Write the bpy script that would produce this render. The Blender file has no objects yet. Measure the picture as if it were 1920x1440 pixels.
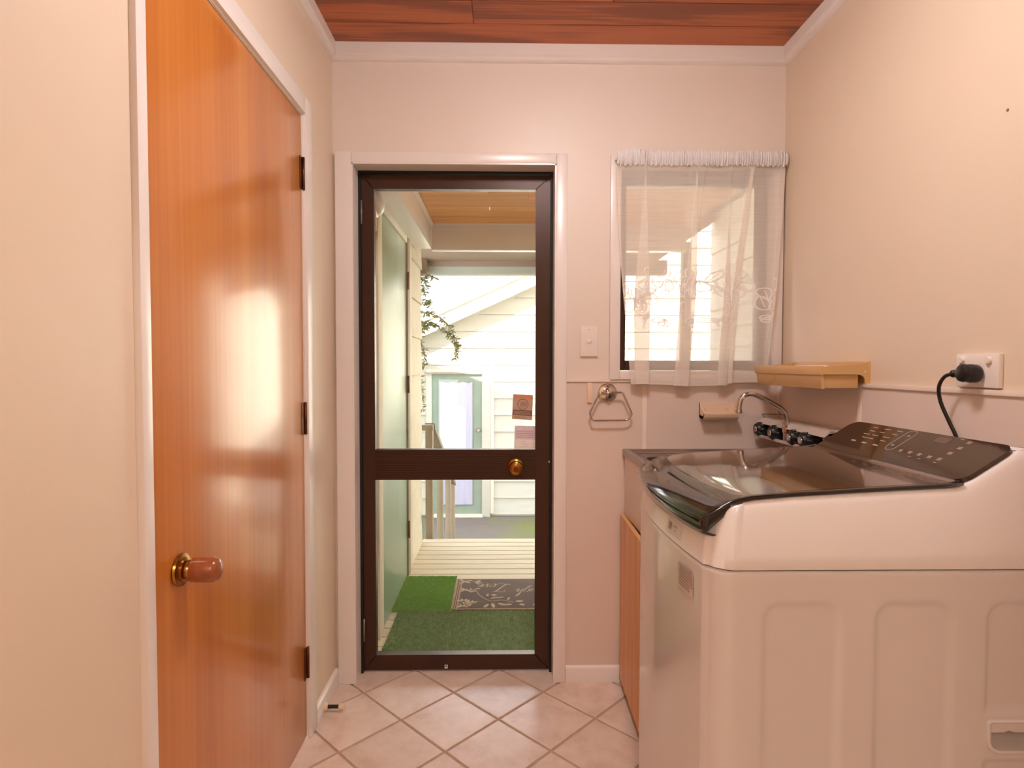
import bpy, bmesh, math, random
from mathutils import Vector, Matrix
random.seed(7)
PI = math.pi
C = bpy.context.scene.collection
S = bpy.context.scene
R_ = math.radians

# ------------------------------------------------------------------ camera, sky, sun, lamp, exposure
cam = bpy.data.objects.new('camera', bpy.data.cameras.new('camera')); C.objects.link(cam)
cam.data.lens = 1110 / 1920 * 36; cam.data.sensor_width = 36; cam.data.clip_start = .02; cam.data.clip_end = 200
yaw, pitch, roll = .0167, -.03206, .0016
fw = Vector((math.sin(yaw) * math.cos(pitch), math.cos(yaw) * math.cos(pitch), math.sin(pitch)))
rt = Vector((math.cos(yaw), -math.sin(yaw), 0)); up = rt.cross(fw)
r2 = rt * math.cos(roll) + up * math.sin(roll); u2 = -rt * math.sin(roll) + up * math.cos(roll)
cam.matrix_world = Matrix(((r2.x, u2.x, -fw.x, 0), (r2.y, u2.y, -fw.y, 0), (r2.z, u2.z, -fw.z, 1.2137), (0, 0, 0, 1)))
S.camera = cam

world = bpy.data.worlds.new('sky'); S.world = world; world.use_nodes = True
wn = world.node_tree; wn.nodes.clear()
wo = wn.nodes.new('ShaderNodeOutputWorld'); wb = wn.nodes.new('ShaderNodeBackground')
wc = wn.nodes.new('ShaderNodeTexCoord'); wsx = wn.nodes.new('ShaderNodeSeparateXYZ'); wr = wn.nodes.new('ShaderNodeValToRGB')
wr.color_ramp.elements[0].position = 0; wr.color_ramp.elements[0].color = (.97, .97, 1, 1)
wr.color_ramp.elements[1].position = .8; wr.color_ramp.elements[1].color = (.66, .75, .95, 1)
wn.links.new(wc.outputs['Generated'], wsx.inputs[0]); wn.links.new(wsx.outputs['Z'], wr.inputs[0])
wn.links.new(wr.outputs[0], wb.inputs[0]); wn.links.new(wb.outputs[0], wo.inputs[0]); wb.inputs[1].default_value = 3.6

sun = bpy.data.objects.new('sun', bpy.data.lights.new('sun', 'SUN')); C.objects.link(sun)
sun.data.energy = 20; sun.data.angle = R_(.6); sun.data.color = (1, .95, .86)
sd = Vector((.06, 1, -.8)).normalized(); sun.rotation_euler = sd.to_track_quat('-Z', 'Y').to_euler()

LAMP = (.22, 1.12); HALL_FILL = 66; LAMP_GLOW = 48      # ceiling fitting's place and radiance; strength of the added hallway fill

S.view_settings.view_transform = 'Standard'; S.view_settings.look = 'None'
S.view_settings.gamma = 1; S.view_settings.use_curve_mapping = False
S.view_settings.exposure = 0.54

# ------------------------------------------------------------------ materials
def lin(c):
    r = []
    for v in c[:3]:
        v = v / 255
        r.append(v / 12.92 if v <= .04045 else ((v + .055) / 1.055) ** 2.4)
    return (*r, 1)
def nodes(name):
    m = bpy.data.materials.new(name); m.use_nodes = True
    nt = m.node_tree; b = nt.nodes['Principled BSDF']
    return m, nt, b
def mat(name, c1, c2=None, rough=.5, metal=0, scale=(8, 8, 8), detail=4, bump=0, bscale=None, coat=0, rnd=0, ior=1.5, spec=.5):
    m, nt, b = nodes(name)
    N = nt.nodes.new; L = nt.links.new
    b.inputs['Roughness'].default_value = rough; b.inputs['Metallic'].default_value = metal
    b.inputs['Coat Weight'].default_value = coat; b.inputs['Coat Roughness'].default_value = .06
    b.inputs['IOR'].default_value = ior; b.inputs['Specular IOR Level'].default_value = spec
    tc = N('ShaderNodeTexCoord'); mp = N('ShaderNodeMapping'); mp.inputs['Scale'].default_value = scale
    L(tc.outputs['Object'], mp.inputs[0])
    if rnd:
        oi = N('ShaderNodeObjectInfo'); mu = N('ShaderNodeVectorMath'); mu.operation = 'MULTIPLY_ADD'
        L(oi.outputs['Random'], mu.inputs[0]); mu.inputs[1].default_value = (37, 53, 71); L(mp.outputs[0], mu.inputs[2]); vec = mu.outputs[0]
    else: vec = mp.outputs[0]
    nz = N('ShaderNodeTexNoise'); nz.inputs['Scale'].default_value = 1; nz.inputs['Detail'].default_value = detail
    L(vec, nz.inputs['Vector'])
    rp = N('ShaderNodeValToRGB'); rp.color_ramp.elements[0].position = .3; rp.color_ramp.elements[1].position = .7
    a = lin(c1); d = lin(c2) if c2 else tuple(v * .96 for v in a[:3]) + (1,)
    rp.color_ramp.elements[0].color = a; rp.color_ramp.elements[1].color = d
    L(nz.outputs['Fac'], rp.inputs[0])
    out = rp.outputs[0]
    if rnd:
        hs = N('ShaderNodeHueSaturation'); ma = N('ShaderNodeMapRange'); ma.inputs['To Min'].default_value = 1 - rnd; ma.inputs['To Max'].default_value = 1 + rnd
        L(oi.outputs['Random'], ma.inputs[0]); L(ma.outputs[0], hs.inputs['Value']); L(out, hs.inputs['Color']); out = hs.outputs[0]
    L(out, b.inputs['Base Color'])
    if bump:
        n2 = N('ShaderNodeTexNoise'); n2.inputs['Scale'].default_value = 1; n2.inputs['Detail'].default_value = 3
        m2 = N('ShaderNodeMapping'); m2.inputs['Scale'].default_value = bscale or scale
        L(tc.outputs['Object'], m2.inputs[0]); L(m2.outputs[0], n2.inputs['Vector'])
        bp = N('ShaderNodeBump'); bp.inputs['Strength'].default_value = bump; bp.inputs['Distance'].default_value = .002
        L(n2.outputs['Fac'], bp.inputs['Height']); L(bp.outputs[0], b.inputs['Normal'])
    return m

M = {}
M['wallback'] = mat('pale cream wall paint', (234, 220, 207), (231, 216, 202), .42, bump=.12, bscale=(90, 90, 90), scale=(1.5, 1.5, 1.5), spec=.4)
M['wall'] = mat('cream wall paint', (230, 210, 187), (227, 206, 182), .42, bump=.12, bscale=(90, 90, 90), scale=(1.5, 1.5, 1.5), spec=.4)
M['lining'] = mat('pink beige wall lining', (228, 208, 196), (223, 203, 190), .35, scale=(2, 2, 2))
M['strip'] = mat('lining joint strip', (238, 220, 206), None, .35)
M['white'] = mat('white gloss paint', (238, 228, 222), (234, 223, 216), .28, scale=(3, 3, 3))
M['veneer'] = None
M['tile'] = None
M['grout'] = mat('grey brown grout', (198, 170, 148), (182, 154, 132), .8, scale=(40, 40, 40), detail=6)
M['brown_alu'] = mat('dark brown anodised aluminium', (70, 42, 28), (62, 36, 24), .38, .35, scale=(3, 3, 3))
M['black'] = mat('black rubber seal', (18, 14, 13), (12, 10, 9), .6)
M['brass'] = mat('worn brass', (176, 128, 62), (150, 100, 48), .25, 1, scale=(30, 30, 30))
M['antique'] = mat('antique bronze', (120, 70, 40), (90, 50, 30), .35, .9, scale=(60, 60, 60))
M['chrome'] = mat('chrome', (205, 195, 188), (190, 180, 172), .13, 1, scale=(12, 12, 12))
M['alu'] = mat('satin aluminium', (214, 200, 190), (204, 190, 180), .42, .35, scale=(4, 30, 30))
M['steel'] = mat('brushed stainless steel', (170, 160, 152), (150, 140, 132), .3, .9, scale=(4, 80, 80))
M['knobwood'] = mat('turned timber', (168, 92, 50), (140, 70, 36), .3, scale=(60, 14, 60), coat=.4)
M['enamel'] = mat('glossy white enamel', (222, 213, 208), (220, 211, 206), .22, scale=(2, 2, 2), coat=.5)
M['shell'] = mat('white moulded plastic', (240, 234, 232), (238, 231, 229), .25, scale=(2, 2, 2), coat=.4)
M['blackgloss'] = mat('black gloss plastic', (26, 18, 15), (22, 15, 12), .1, coat=.6)
M['console'] = mat('dark brown control glass', (66, 48, 38), (58, 42, 33), .1, coat=.4, scale=(3, 3, 3))
M['smoke'] = mat('smoked lid glass', (70, 54, 45), (60, 46, 38), .045, scale=(3, 3, 3), coat=1, ior=1.6, spec=.8)
M['legend'] = mat('printed legend', (190, 165, 150), None, .5)
M['legenddim'] = mat('dim printed legend', (110, 88, 76), None, .5)
M['blackplastic'] = mat('black plastic', (28, 22, 20), (20, 16, 15), .35)
M['beige'] = mat('beige plastic', (216, 172, 116), (208, 164, 108), .38, scale=(5, 5, 5))
M['soap'] = mat('cream plastic', (236, 208, 178), (230, 202, 172), .4)
M['whiteplastic'] = mat('white plastic', (240, 228, 218), None, .35)
M['pine'] = mat('pine veneer', (224, 164, 114), (202, 134, 86), .42, scale=(20, 20, 1.2), detail=5)
M['pineedge'] = mat('pine edge', (228, 170, 112), None, .5)
M['tubwhite'] = mat('white melamine', (228, 208, 196), None, .4)
M['paper'] = mat('printed label film', (216, 204, 197), None, .7)
M['sticker_grey'] = mat('grey print', (140, 118, 108), (186, 166, 156), .6, scale=(900, 900, 260), detail=1)
# exterior
M['cream_ext'] = mat('cream exterior paint', (226, 218, 196), (216, 206, 182), .6, scale=(3, 9, 9), bump=.8, bscale=(4, 8, 60))
M['board'] = mat('cream weatherboard', (196, 193, 176), (188, 185, 166), .6, scale=(2, 6, 20), bump=.7, bscale=(3, 8, 60))
M['soffit'] = mat('grey brown soffit', (172, 152, 134), (164, 144, 126), .7, scale=(2, 2, 2))
M['green'] = mat('sage green paint', (150, 176, 150), (144, 170, 146), .35, scale=(2, 2, 2))
M['teal'] = mat('faded teal paint', (134, 152, 132), (126, 144, 124), .5)
M['deck'] = mat('weathered painted decking', (228, 216, 184), (212, 198, 162), .6, scale=(2.5, 30, 30), detail=6, rnd=.07, bump=.3)
M['asphalt'] = None
M['rail'] = mat('olive grey stained timber', (160, 148, 124), (142, 130, 106), .6, scale=(9, 9, 1.5))
M['gutter'] = mat('pale green gutter', (198, 208, 196), None, .4)
M['turf_a'] = mat('dark turf', (138, 176, 112), (102, 140, 80), .9, scale=(60, 60, 60), detail=4)
M['turf_b'] = mat('bright turf', (138, 200, 82), (116, 180, 66), .9, scale=(50, 50, 50), detail=4)
M['doormat'] = mat('dark brown doormat', (100, 88, 84), (86, 74, 70), .95, scale=(200, 200, 200), bump=.4)
M['matprint'] = mat('cream doormat print', (200, 184, 158), (180, 162, 138), .9, scale=(120, 120, 120))
M['matborder'] = mat('tan doormat border', (184, 150, 122), (160, 126, 100), .9, scale=(120, 120, 120))
M['leaf'] = mat('olive leaf', (104, 118, 66), (136, 130, 80), .6, scale=(8, 8, 8))
M['leafgrass'] = mat('green blades', (120, 170, 70), (150, 190, 90), .6)
M['stem'] = mat('brown stem', (120, 96, 70), None, .7)
M['roofing'] = mat('cream metal roofing', (226, 220, 196), None, .5)
M['cardbrown'] = mat('tan card', (204, 172, 150), (194, 160, 140), .7, scale=(30, 30, 30))
M['cardorange'] = mat('orange print', (222, 150, 110), None, .7)
M['carddark'] = mat('dark brown print', (130, 104, 92), None, .7)
M['cardmauve'] = mat('mauve paper', (232, 214, 222), (226, 208, 216), .7, scale=(30, 30, 30))
M['cardcream'] = mat('cream paper', (255, 248, 238), None, .7)
M['nail'] = mat('grey fixing', (150, 130, 115), None, .4, .6)

def veneer():
    m, nt, b = nodes('orange varnished veneer'); N = nt.nodes.new; L = nt.links.new
    tc = N('ShaderNodeTexCoord')
    def nz(sc, det, dist=0):
        mp = N('ShaderNodeMapping'); mp.inputs['Scale'].default_value = sc; L(tc.outputs['Object'], mp.inputs[0])
        n = N('ShaderNodeTexNoise'); n.inputs['Scale'].default_value = 1; n.inputs['Detail'].default_value = det; n.inputs['Distortion'].default_value = dist
        L(mp.outputs[0], n.inputs['Vector']); return n.outputs['Fac']
    a = nz((3, 70, 1.0), 3); c = nz((3, 7, .35), 3, .4)
    mx = N('ShaderNodeMix'); mx.data_type = 'FLOAT'; mx.inputs[0].default_value = .74; L(a, mx.inputs[2]); L(c, mx.inputs[3])
    rp = N('ShaderNodeValToRGB'); L(mx.outputs[0], rp.inputs[0])
    e = rp.color_ramp.elements; e[0].position = .34; e[0].color = lin((182, 102, 42)); e[1].position = .68; e[1].color = lin((214, 140, 68))
    x = e.new(.5); x.color = lin((200, 120, 50))
    L(rp.outputs[0], b.inputs['Base Color']); b.inputs['Roughness'].default_value = .3
    b.inputs['Coat Weight'].default_value = .55; b.inputs['Coat Roughness'].default_value = .13; b.inputs['Specular IOR Level'].default_value = .6
    return m
M['veneer'] = veneer()
def planks():
    m, nt, b = nodes('red brown timber ceiling'); N = nt.nodes.new; L = nt.links.new
    tc = N('ShaderNodeTexCoord'); oi = N('ShaderNodeObjectInfo')
    def nz(sc, det, dist=0):
        mp = N('ShaderNodeMapping'); mp.inputs['Scale'].default_value = sc; L(tc.outputs['Object'], mp.inputs[0])
        mu = N('ShaderNodeVectorMath'); mu.operation = 'MULTIPLY_ADD'; L(oi.outputs['Random'], mu.inputs[0]); mu.inputs[1].default_value = (31, 57, 13); L(mp.outputs[0], mu.inputs[2])
        n = N('ShaderNodeTexNoise'); n.inputs['Scale'].default_value = 1; n.inputs['Detail'].default_value = det; n.inputs['Distortion'].default_value = dist
        L(mu.outputs[0], n.inputs['Vector']); return n.outputs['Fac']
    a = nz((1.2, 10, 2), 2, .8); c = nz((3, 130, 4), 3)
    mx = N('ShaderNodeMix'); mx.data_type = 'FLOAT'; mx.inputs[0].default_value = .3; L(a, mx.inputs[2]); L(c, mx.inputs[3])
    rp = N('ShaderNodeValToRGB'); L(mx.outputs[0], rp.inputs[0])
    e = rp.color_ramp.elements; e[0].position = .40; e[0].color = lin((142, 76, 46)); e[1].position = .60; e[1].color = lin((196, 112, 62))
    x = e.new(.48); x.color = lin((154, 84, 50)); y = e.new(.52); y.color = lin((182, 100, 56))
    L(rp.outputs[0], b.inputs['Base Color']); b.inputs['Roughness'].default_value = .38
    return m
M['plank'] = planks()
M['reflectwood'] = mat('orange ceiling reflection planks', (226, 154, 92), (246, 186, 124), .5, scale=(1.2, 40, 4), detail=4, rnd=.08)  # orange of the ceiling's reflection in the door glass, put into wood colour
def tile():
    m, nt, b = nodes('mottled cream floor tile'); N = nt.nodes.new; L = nt.links.new
    tc = N('ShaderNodeTexCoord'); oi = N('ShaderNodeObjectInfo')
    mu = N('ShaderNodeVectorMath'); mu.operation = 'MULTIPLY_ADD'; L(oi.outputs['Random'], mu.inputs[0]); mu.inputs[1].default_value = (31, 57, 13); L(tc.outputs['Object'], mu.inputs[2])
    n = N('ShaderNodeTexNoise'); n.inputs['Scale'].default_value = 9; n.inputs['Detail'].default_value = 8; n.inputs['Roughness'].default_value = .65; L(mu.outputs[0], n.inputs['Vector'])
    rp = N('ShaderNodeValToRGB'); L(n.outputs['Fac'], rp.inputs[0])
    e = rp.color_ramp.elements; e[0].position = .3; e[0].color = lin((212, 184, 164)); e[1].position = .7; e[1].color = lin((234, 214, 202))
    x = e.new(.5); x.color = lin((226, 203, 187))
    hs = N('ShaderNodeHueSaturation'); ma = N('ShaderNodeMapRange'); ma.inputs['To Min'].default_value = .95; ma.inputs['To Max'].default_value = 1.04
    L(oi.outputs['Random'], ma.inputs[0]); L(ma.outputs[0], hs.inputs['Value']); L(rp.outputs[0], hs.inputs['Color']); L(hs.outputs[0], b.inputs['Base Color'])
    b.inputs['Roughness'].default_value = .27
    bp = N('ShaderNodeBump'); bp.inputs['Strength'].default_value = .15; bp.inputs['Distance'].default_value = .001; L(n.outputs['Fac'], bp.inputs['Height']); L(bp.outputs[0], b.inputs['Normal'])
    return m
M['tile'] = tile()
def asphalt():
    m, nt, b = nodes('mossy asphalt'); N = nt.nodes.new; L = nt.links.new
    tc = N('ShaderNodeTexCoord'); n = N('ShaderNodeTexNoise'); n.inputs['Scale'].default_value = .9; n.inputs['Detail'].default_value = 6; L(tc.outputs['Object'], n.inputs['Vector'])
    n2 = N('ShaderNodeTexNoise'); n2.inputs['Scale'].default_value = 60; L(tc.outputs['Object'], n2.inputs['Vector'])
    r1 = N('ShaderNodeValToRGB'); L(n.outputs['Fac'], r1.inputs[0]); e = r1.color_ramp.elements; e[0].position = .48; e[0].color = lin((116, 108, 98)); e[1].position = .62; e[1].color = lin((112, 118, 62))
    r2_ = N('ShaderNodeValToRGB'); L(n2.outputs['Fac'], r2_.inputs[0]); r2_.color_ramp.elements[0].color = (.7, .7, .7, 1); r2_.color_ramp.elements[1].color = (1.1, 1.1, 1.1, 1)
    mx = N('ShaderNodeMix'); mx.data_type = 'RGBA'; mx.blend_type = 'MULTIPLY'; mx.inputs[0].default_value = 1; L(r1.outputs[0], mx.inputs[6]); L(r2_.outputs[0], mx.inputs[7])
    L(mx.outputs[2], b.inputs['Base Color']); b.inputs['Roughness'].default_value = .85
    return m
M['asphalt'] = asphalt()
def thin_glass(name, tint=(1, 1, 1)):
    m = bpy.data.materials.new(name); m.use_nodes = True; nt = m.node_tree; nt.nodes.clear(); N = nt.nodes.new; L = nt.links.new
    o = N('ShaderNodeOutputMaterial'); t = N('ShaderNodeBsdfTransparent'); t.inputs[0].default_value = (*tint, 1)
    g = N('ShaderNodeBsdfGlossy'); g.inputs['Roughness'].default_value = 0.0; mx = N('ShaderNodeMixShader')
    lw = N('ShaderNodeLayerWeight'); lw.inputs[0].default_value = .5
    p = N('ShaderNodeMath'); p.operation = 'POWER'; p.inputs[1].default_value = 5; L(lw.outputs['Facing'], p.inputs[0])
    q = N('ShaderNodeMath'); q.operation = 'MULTIPLY_ADD'; q.inputs[1].default_value = .95; q.inputs[2].default_value = .055; L(p.outputs[0], q.inputs[0])
    L(q.outputs[0], mx.inputs[0]); L(t.outputs[0], mx.inputs[1]); L(g.outputs[0], mx.inputs[2]); L(mx.outputs[0], o.inputs[0])
    return m
M['glass'] = thin_glass('clear window glass', (.98, .98, .98))
def sheer(name, alpha, col=(232, 222, 214), weave=0):
    m = bpy.data.materials.new(name); m.use_nodes = True; nt = m.node_tree; nt.nodes.clear(); N = nt.nodes.new; L = nt.links.new
    o = N('ShaderNodeOutputMaterial'); t = N('ShaderNodeBsdfTransparent'); d = N('ShaderNodeBsdfDiffuse'); tl = N('ShaderNodeBsdfTranslucent')
    d.inputs[0].default_value = lin(col); tl.inputs[0].default_value = lin(col)
    a = N('ShaderNodeMixShader'); a.inputs[0].default_value = .22; L(d.outputs[0], a.inputs[1]); L(tl.outputs[0], a.inputs[2])
    b = N('ShaderNodeMixShader'); L(t.outputs[0], b.inputs[1]); L(a.outputs[0], b.inputs[2]); L(b.outputs[0], o.inputs[0])
    if weave:
        tc = N('ShaderNodeTexCoord'); mp = N('ShaderNodeMapping'); mp.inputs['Scale'].default_value = (8, 8, 260); L(tc.outputs['Object'], mp.inputs[0])
        n = N('ShaderNodeTexNoise'); n.inputs['Scale'].default_value = 1; L(mp.outputs[0], n.inputs['Vector'])
        mr = N('ShaderNodeMapRange'); mr.inputs['To Min'].default_value = alpha - .07; mr.inputs['To Max'].default_value = alpha + .07; L(n.outputs['Fac'], mr.inputs[0]); L(mr.outputs[0], b.inputs[0])
    else: b.inputs[0].default_value = alpha
    return m
M['sheer'] = sheer('sheer white net', .58, (252, 243, 233), weave=1)
M['header'] = sheer('gathered net', .88, (255, 250, 248))
M['embroid'] = sheer('white embroidery', .82, (255, 250, 246))
M['farcurtain'] = mat('lavender curtain', (206, 206, 224), (196, 196, 216), .8, scale=(30, 5, 1))
def emis(name, c, s):
    m = bpy.data.materials.new(name); m.use_nodes = True; nt = m.node_tree; nt.nodes.clear()
    o = nt.nodes.new('ShaderNodeOutputMaterial'); e = nt.nodes.new('ShaderNodeEmission'); e.inputs[0].default_value = (*c, 1); e.inputs[1].default_value = s
    nt.links.new(e.outputs[0], o.inputs[0]); return m
M['hallfill'] = emis('added hall fill glow', (1, .84, .70), HALL_FILL)  # emission of the fill light added in the hallway
M['lampglow'] = emis('lit lamp diffuser', (1, .97, .97), LAMP_GLOW)

# ------------------------------------------------------------------ helpers
def link(o, parent=None, **kw):
    C.objects.link(o)
    if parent: o.parent = parent
    for k, v in kw.items(): o[k] = v
    return o
def mesh(name, vs, fs, m, parent=None, smooth=False, loc=None, **kw):
    me = bpy.data.meshes.new(name); me.from_pydata([tuple(v) for v in vs], [], [tuple(f) for f in fs]); me.update()
    b = bmesh.new(); b.from_mesh(me); bmesh.ops.recalc_face_normals(b, faces=b.faces[:]); b.to_mesh(me); b.free()
    if m: me.materials.append(m)
    if smooth:
        me.polygons.foreach_set('use_smooth', [True] * len(me.polygons))
    o = bpy.data.objects.new(name, me)
    if loc: o.location = loc
    return link(o, parent, **kw)
def fin(name, b, m, parent=None, smooth=False, loc=None, angle=None, **kw):
    bmesh.ops.recalc_face_normals(b, faces=b.faces[:])
    me = bpy.data.meshes.new(name); b.to_mesh(me); b.free()
    if m: me.materials.append(m)
    if smooth: me.polygons.foreach_set('use_smooth', [True] * len(me.polygons))
    if angle:
        me.polygons.foreach_set('use_smooth', [True] * len(me.polygons))
        try: me.set_sharp_from_angle(angle=angle)
        except Exception: pass
    o = bpy.data.objects.new(name, me)
    if loc: o.location = loc
    return link(o, parent, **kw)
def abox(b, x0, y0, z0, x1, y1, z1, bev=0):
    t = bmesh.new()
    bmesh.ops.create_cube(t, size=1)
    for v in t.verts:
        v.co = Vector(((x0 + x1) / 2 + v.co.x * (x1 - x0), (y0 + y1) / 2 + v.co.y * (y1 - y0), (z0 + z1) / 2 + v.co.z * (z1 - z0)))
    if bev: bmesh.ops.bevel(t, geom=t.edges[:], offset=bev, segments=2, profile=.6, affect='EDGES')
    merge(b, t)
def merge(b, t):
    me = bpy.data.meshes.new('tmp'); t.to_mesh(me); t.free(); b.from_mesh(me); bpy.data.meshes.remove(me)
def box(name, x0, y0, z0, x1, y1, z1, m, parent=None, bev=0, **kw):
    b = bmesh.new(); abox(b, x0, y0, z0, x1, y1, z1, bev)
    return fin(name, b, m, parent, angle=R_(35) if bev else None, **kw)
def tube_v(pts, r, n=10, caps=True, closed=False):
    pts = [Vector(p) for p in pts]; vs = []; fs = []
    up0 = None; k = len(pts)
    for i, p in enumerate(pts):
        if closed: t = (pts[(i + 1) % k] - pts[i - 1]).normalized()
        else: t = (pts[min(i + 1, k - 1)] - pts[max(i - 1, 0)]).normalized()
        if up0 is None:
            up0 = Vector((0, 0, 1)) if abs(t.z) < .9 else Vector((1, 0, 0))
        s = t.cross(up0).normalized(); w = s.cross(t).normalized(); up0 = w
        rr = r[i] if isinstance(r, (list, tuple)) else r
        for j in range(n):
            a = 2 * PI * j / n; vs.append(p + s * (rr * math.cos(a)) + w * (rr * math.sin(a)))
    for i in range(k if closed else k - 1):
        for j in range(n):
            a, c = i * n + j, i * n + (j + 1) % n; i2 = (i + 1) % k
            fs.append((a, c, i2 * n + (j + 1) % n, i2 * n + j))
    if caps and not closed: fs.append(tuple(range(n))[::-1]); fs.append(tuple((k - 1) * n + j for j in range(n)))
    return vs, fs
def tube(name, pts, r, m, parent=None, n=10, closed=False, **kw):
    vs, fs = tube_v(pts, r, n, True, closed); return mesh(name, vs, fs, m, parent, True, **kw)
def smoothpts(pts, n=6):
    P = [Vector(p) for p in pts]; o = []
    for i in range(len(P) - 1):
        a, b, c, d = P[max(i - 1, 0)], P[i], P[i + 1], P[min(i + 2, len(P) - 1)]
        for k in range(n):
            t = k / n; o.append(.5 * ((2 * b) + (c - a) * t + (2 * a - 5 * b + 4 * c - d) * t * t + (3 * b - a - 3 * c + d) * t ** 3))
    o.append(P[-1]); return o
def lathe(name, prof, origin, axis, m, parent=None, n=28, **kw):
    """prof: list of (distance along axis, radius)"""
    ax = Vector(axis).normalized(); s = ax.orthogonal().normalized(); w = ax.cross(s); vs = []; fs = []; og = Vector(origin)
    for d, r in prof:
        for j in range(n):
            a = 2 * PI * j / n; vs.append(og + ax * d + s * (max(r, 1e-5) * math.cos(a)) + w * (max(r, 1e-5) * math.sin(a)))
    for i in range(len(prof) - 1):
        for j in range(n): fs.append((i * n + j, i * n + (j + 1) % n, (i + 1) * n + (j + 1) % n, (i + 1) * n + j))
    fs.append(tuple(range(n))); fs.append(tuple((len(prof) - 1) * n + j for j in range(n)))
    b = bmesh.new(); me = bpy.data.meshes.new('t'); me.from_pydata([tuple(v) for v in vs], [], fs); b.from_mesh(me)
    return fin(name, b, m, parent, angle=R_(40), **kw)
def prism(name, poly, axis, a0, a1, m, parent=None, bev=0, **kw):
    """poly of 2D points in the plane normal to axis; extruded a0..a1"""
    def P(p, a):
        if axis == 'x': return (a, p[0], p[1])
        if axis == 'y': return (p[0], a, p[1])
        return (p[0], p[1], a)
    n = len(poly); vs = [P(p, a0) for p in poly] + [P(p, a1) for p in poly]
    fs = [tuple(range(n)), tuple(range(n, 2 * n))] + [(i, (i + 1) % n, n + (i + 1) % n, n + i) for i in range(n)]
    b = bmesh.new(); me = bpy.data.meshes.new('t'); me.from_pydata(vs, [], fs); b.from_mesh(me)
    if bev: bmesh.ops.bevel(b, geom=b.edges[:], offset=bev, segments=2, profile=.6, affect='EDGES')
    return fin(name, b, m, parent, angle=R_(40), **kw)
def thing(name, label, cat, loc=(0, 0, 0), group=None, kind=None):
    o = bpy.data.objects.new(name, None); o.empty_display_size = .05; C.objects.link(o)
    o['label'] = label; o['category'] = cat
    if group: o['group'] = group
    if kind: o['kind'] = kind
    o.location = loc
    return o
def tag(o, label, cat, group=None, kind=None):
    o['label'] = label; o['category'] = cat
    if group: o['group'] = group
    if kind: o['kind'] = kind
    return o
def st(o, label, cat='room'):
    o['kind'] = 'structure'; o['label'] = label; o['category'] = cat; return o
def setloc(root, loc):
    """move an Empty to its base while its children keep their world places"""
    root.location = loc
    for ch in root.children: ch.location = Vector(ch.location) - Vector(loc)
def rr2(x0, z0, x1, z1, r, n=6):
    """rounded rectangle outline; r = (bl, br, tr, tl)"""
    if not isinstance(r, (list, tuple)): r = (r,) * 4
    o = []
    for (cx, cz, a0, q) in ((x0 + r[0], z0 + r[0], PI, r[0]), (x1 - r[1], z0 + r[1], 1.5 * PI, r[1]), (x1 - r[2], z1 - r[2], 0, r[2]), (x0 + r[3], z1 - r[3], .5 * PI, r[3])):
        for k in range(n + 1):
            a = a0 + .5 * PI * k / n; o.append((cx + q * math.cos(a), cz + q * math.sin(a)))
    return o

XL, XR, YB, YF, H = -.631, 1.0625, 2.236, -.33, 2.397
# ------------------------------------------------------------------ room: floor
floor = st(box('floor', XL - .05, YF - .11, -.05, XR + .05, 2.335, -.004, M['grout']), 'floor of mottled cream tiles laid diagonally with brown grout', 'floor')
hx, hy = .333 / 2, .3365 / 2
def tmesh():
    g = .0095; a, c = hx - g * .7, hy - g * .7
    b = bmesh.new(); vs = [(-a, 0), (0, -c), (a, 0), (0, c)]
    lo = [b.verts.new((x, y, -.0042)) for x, y in vs]; hi = [b.verts.new((x, y, -.0012)) for x, y in vs]
    k = .985; tp = [b.verts.new((x * k, y * k, 0)) for x, y in vs]
    for i in range(4):
        j = (i + 1) % 4; b.faces.new((lo[i], lo[j], hi[j], hi[i])); b.faces.new((hi[i], hi[j], tp[j], tp[i]))
    b.faces.new(tp); b.faces.new(lo[::-1]); bmesh.ops.recalc_face_normals(b, faces=b.faces[:])
    me = bpy.data.meshes.new('tile'); b.to_mesh(me); b.free(); me.materials.append(M['tile']); return me
tm = tmesh()
for j in range(-16, 3):
    for i in range(-5, 9):
        cx = -.178 + .333 * i + (hx if j % 2 else 0) + hx; cy = 2.161 + hy * j
        if XL - .06 < cx < XR + .06 and -.5 < cy < 2.36:
            me = tm
            if cy + hy > 2.332 or cx - hx < XL - .03 or cx + hx > XR + .03:   # cut edge tiles to the room
                g = .0095; a, c = hx - g * .7, hy - g * .7
                poly = [(-a, 0), (0, -c), (a, 0), (0, c)]
                def clip(poly, ax, lim, sgn):
                    o = []
                    for q in range(len(poly)):
                        p0, p1 = poly[q], poly[(q + 1) % len(poly)]; s0, s1 = sgn * (p0[ax] - lim) <= 0, sgn * (p1[ax] - lim) <= 0
                        if s0: o.append(p0)
                        if s0 != s1:
                            t = (lim - p0[ax]) / (p1[ax] - p0[ax]); o.append((p0[0] + (p1[0] - p0[0]) * t, p0[1] + (p1[1] - p0[1]) * t))
                    return o
                poly = clip(poly, 1, 2.332 - cy, 1); poly = clip(poly, 0, XL - .03 - cx, -1) if poly else poly; poly = clip(poly, 0, XR + .03 - cx, 1) if poly else poly
                if len(poly) < 3: continue
                o = prism('tile', poly, 'z', -.0042, 0, M['tile'], floor); o.location = (cx, cy, 0); continue
            o = bpy.data.objects.new('tile', me); o.location = (cx, cy, 0); link(o, floor)

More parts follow.
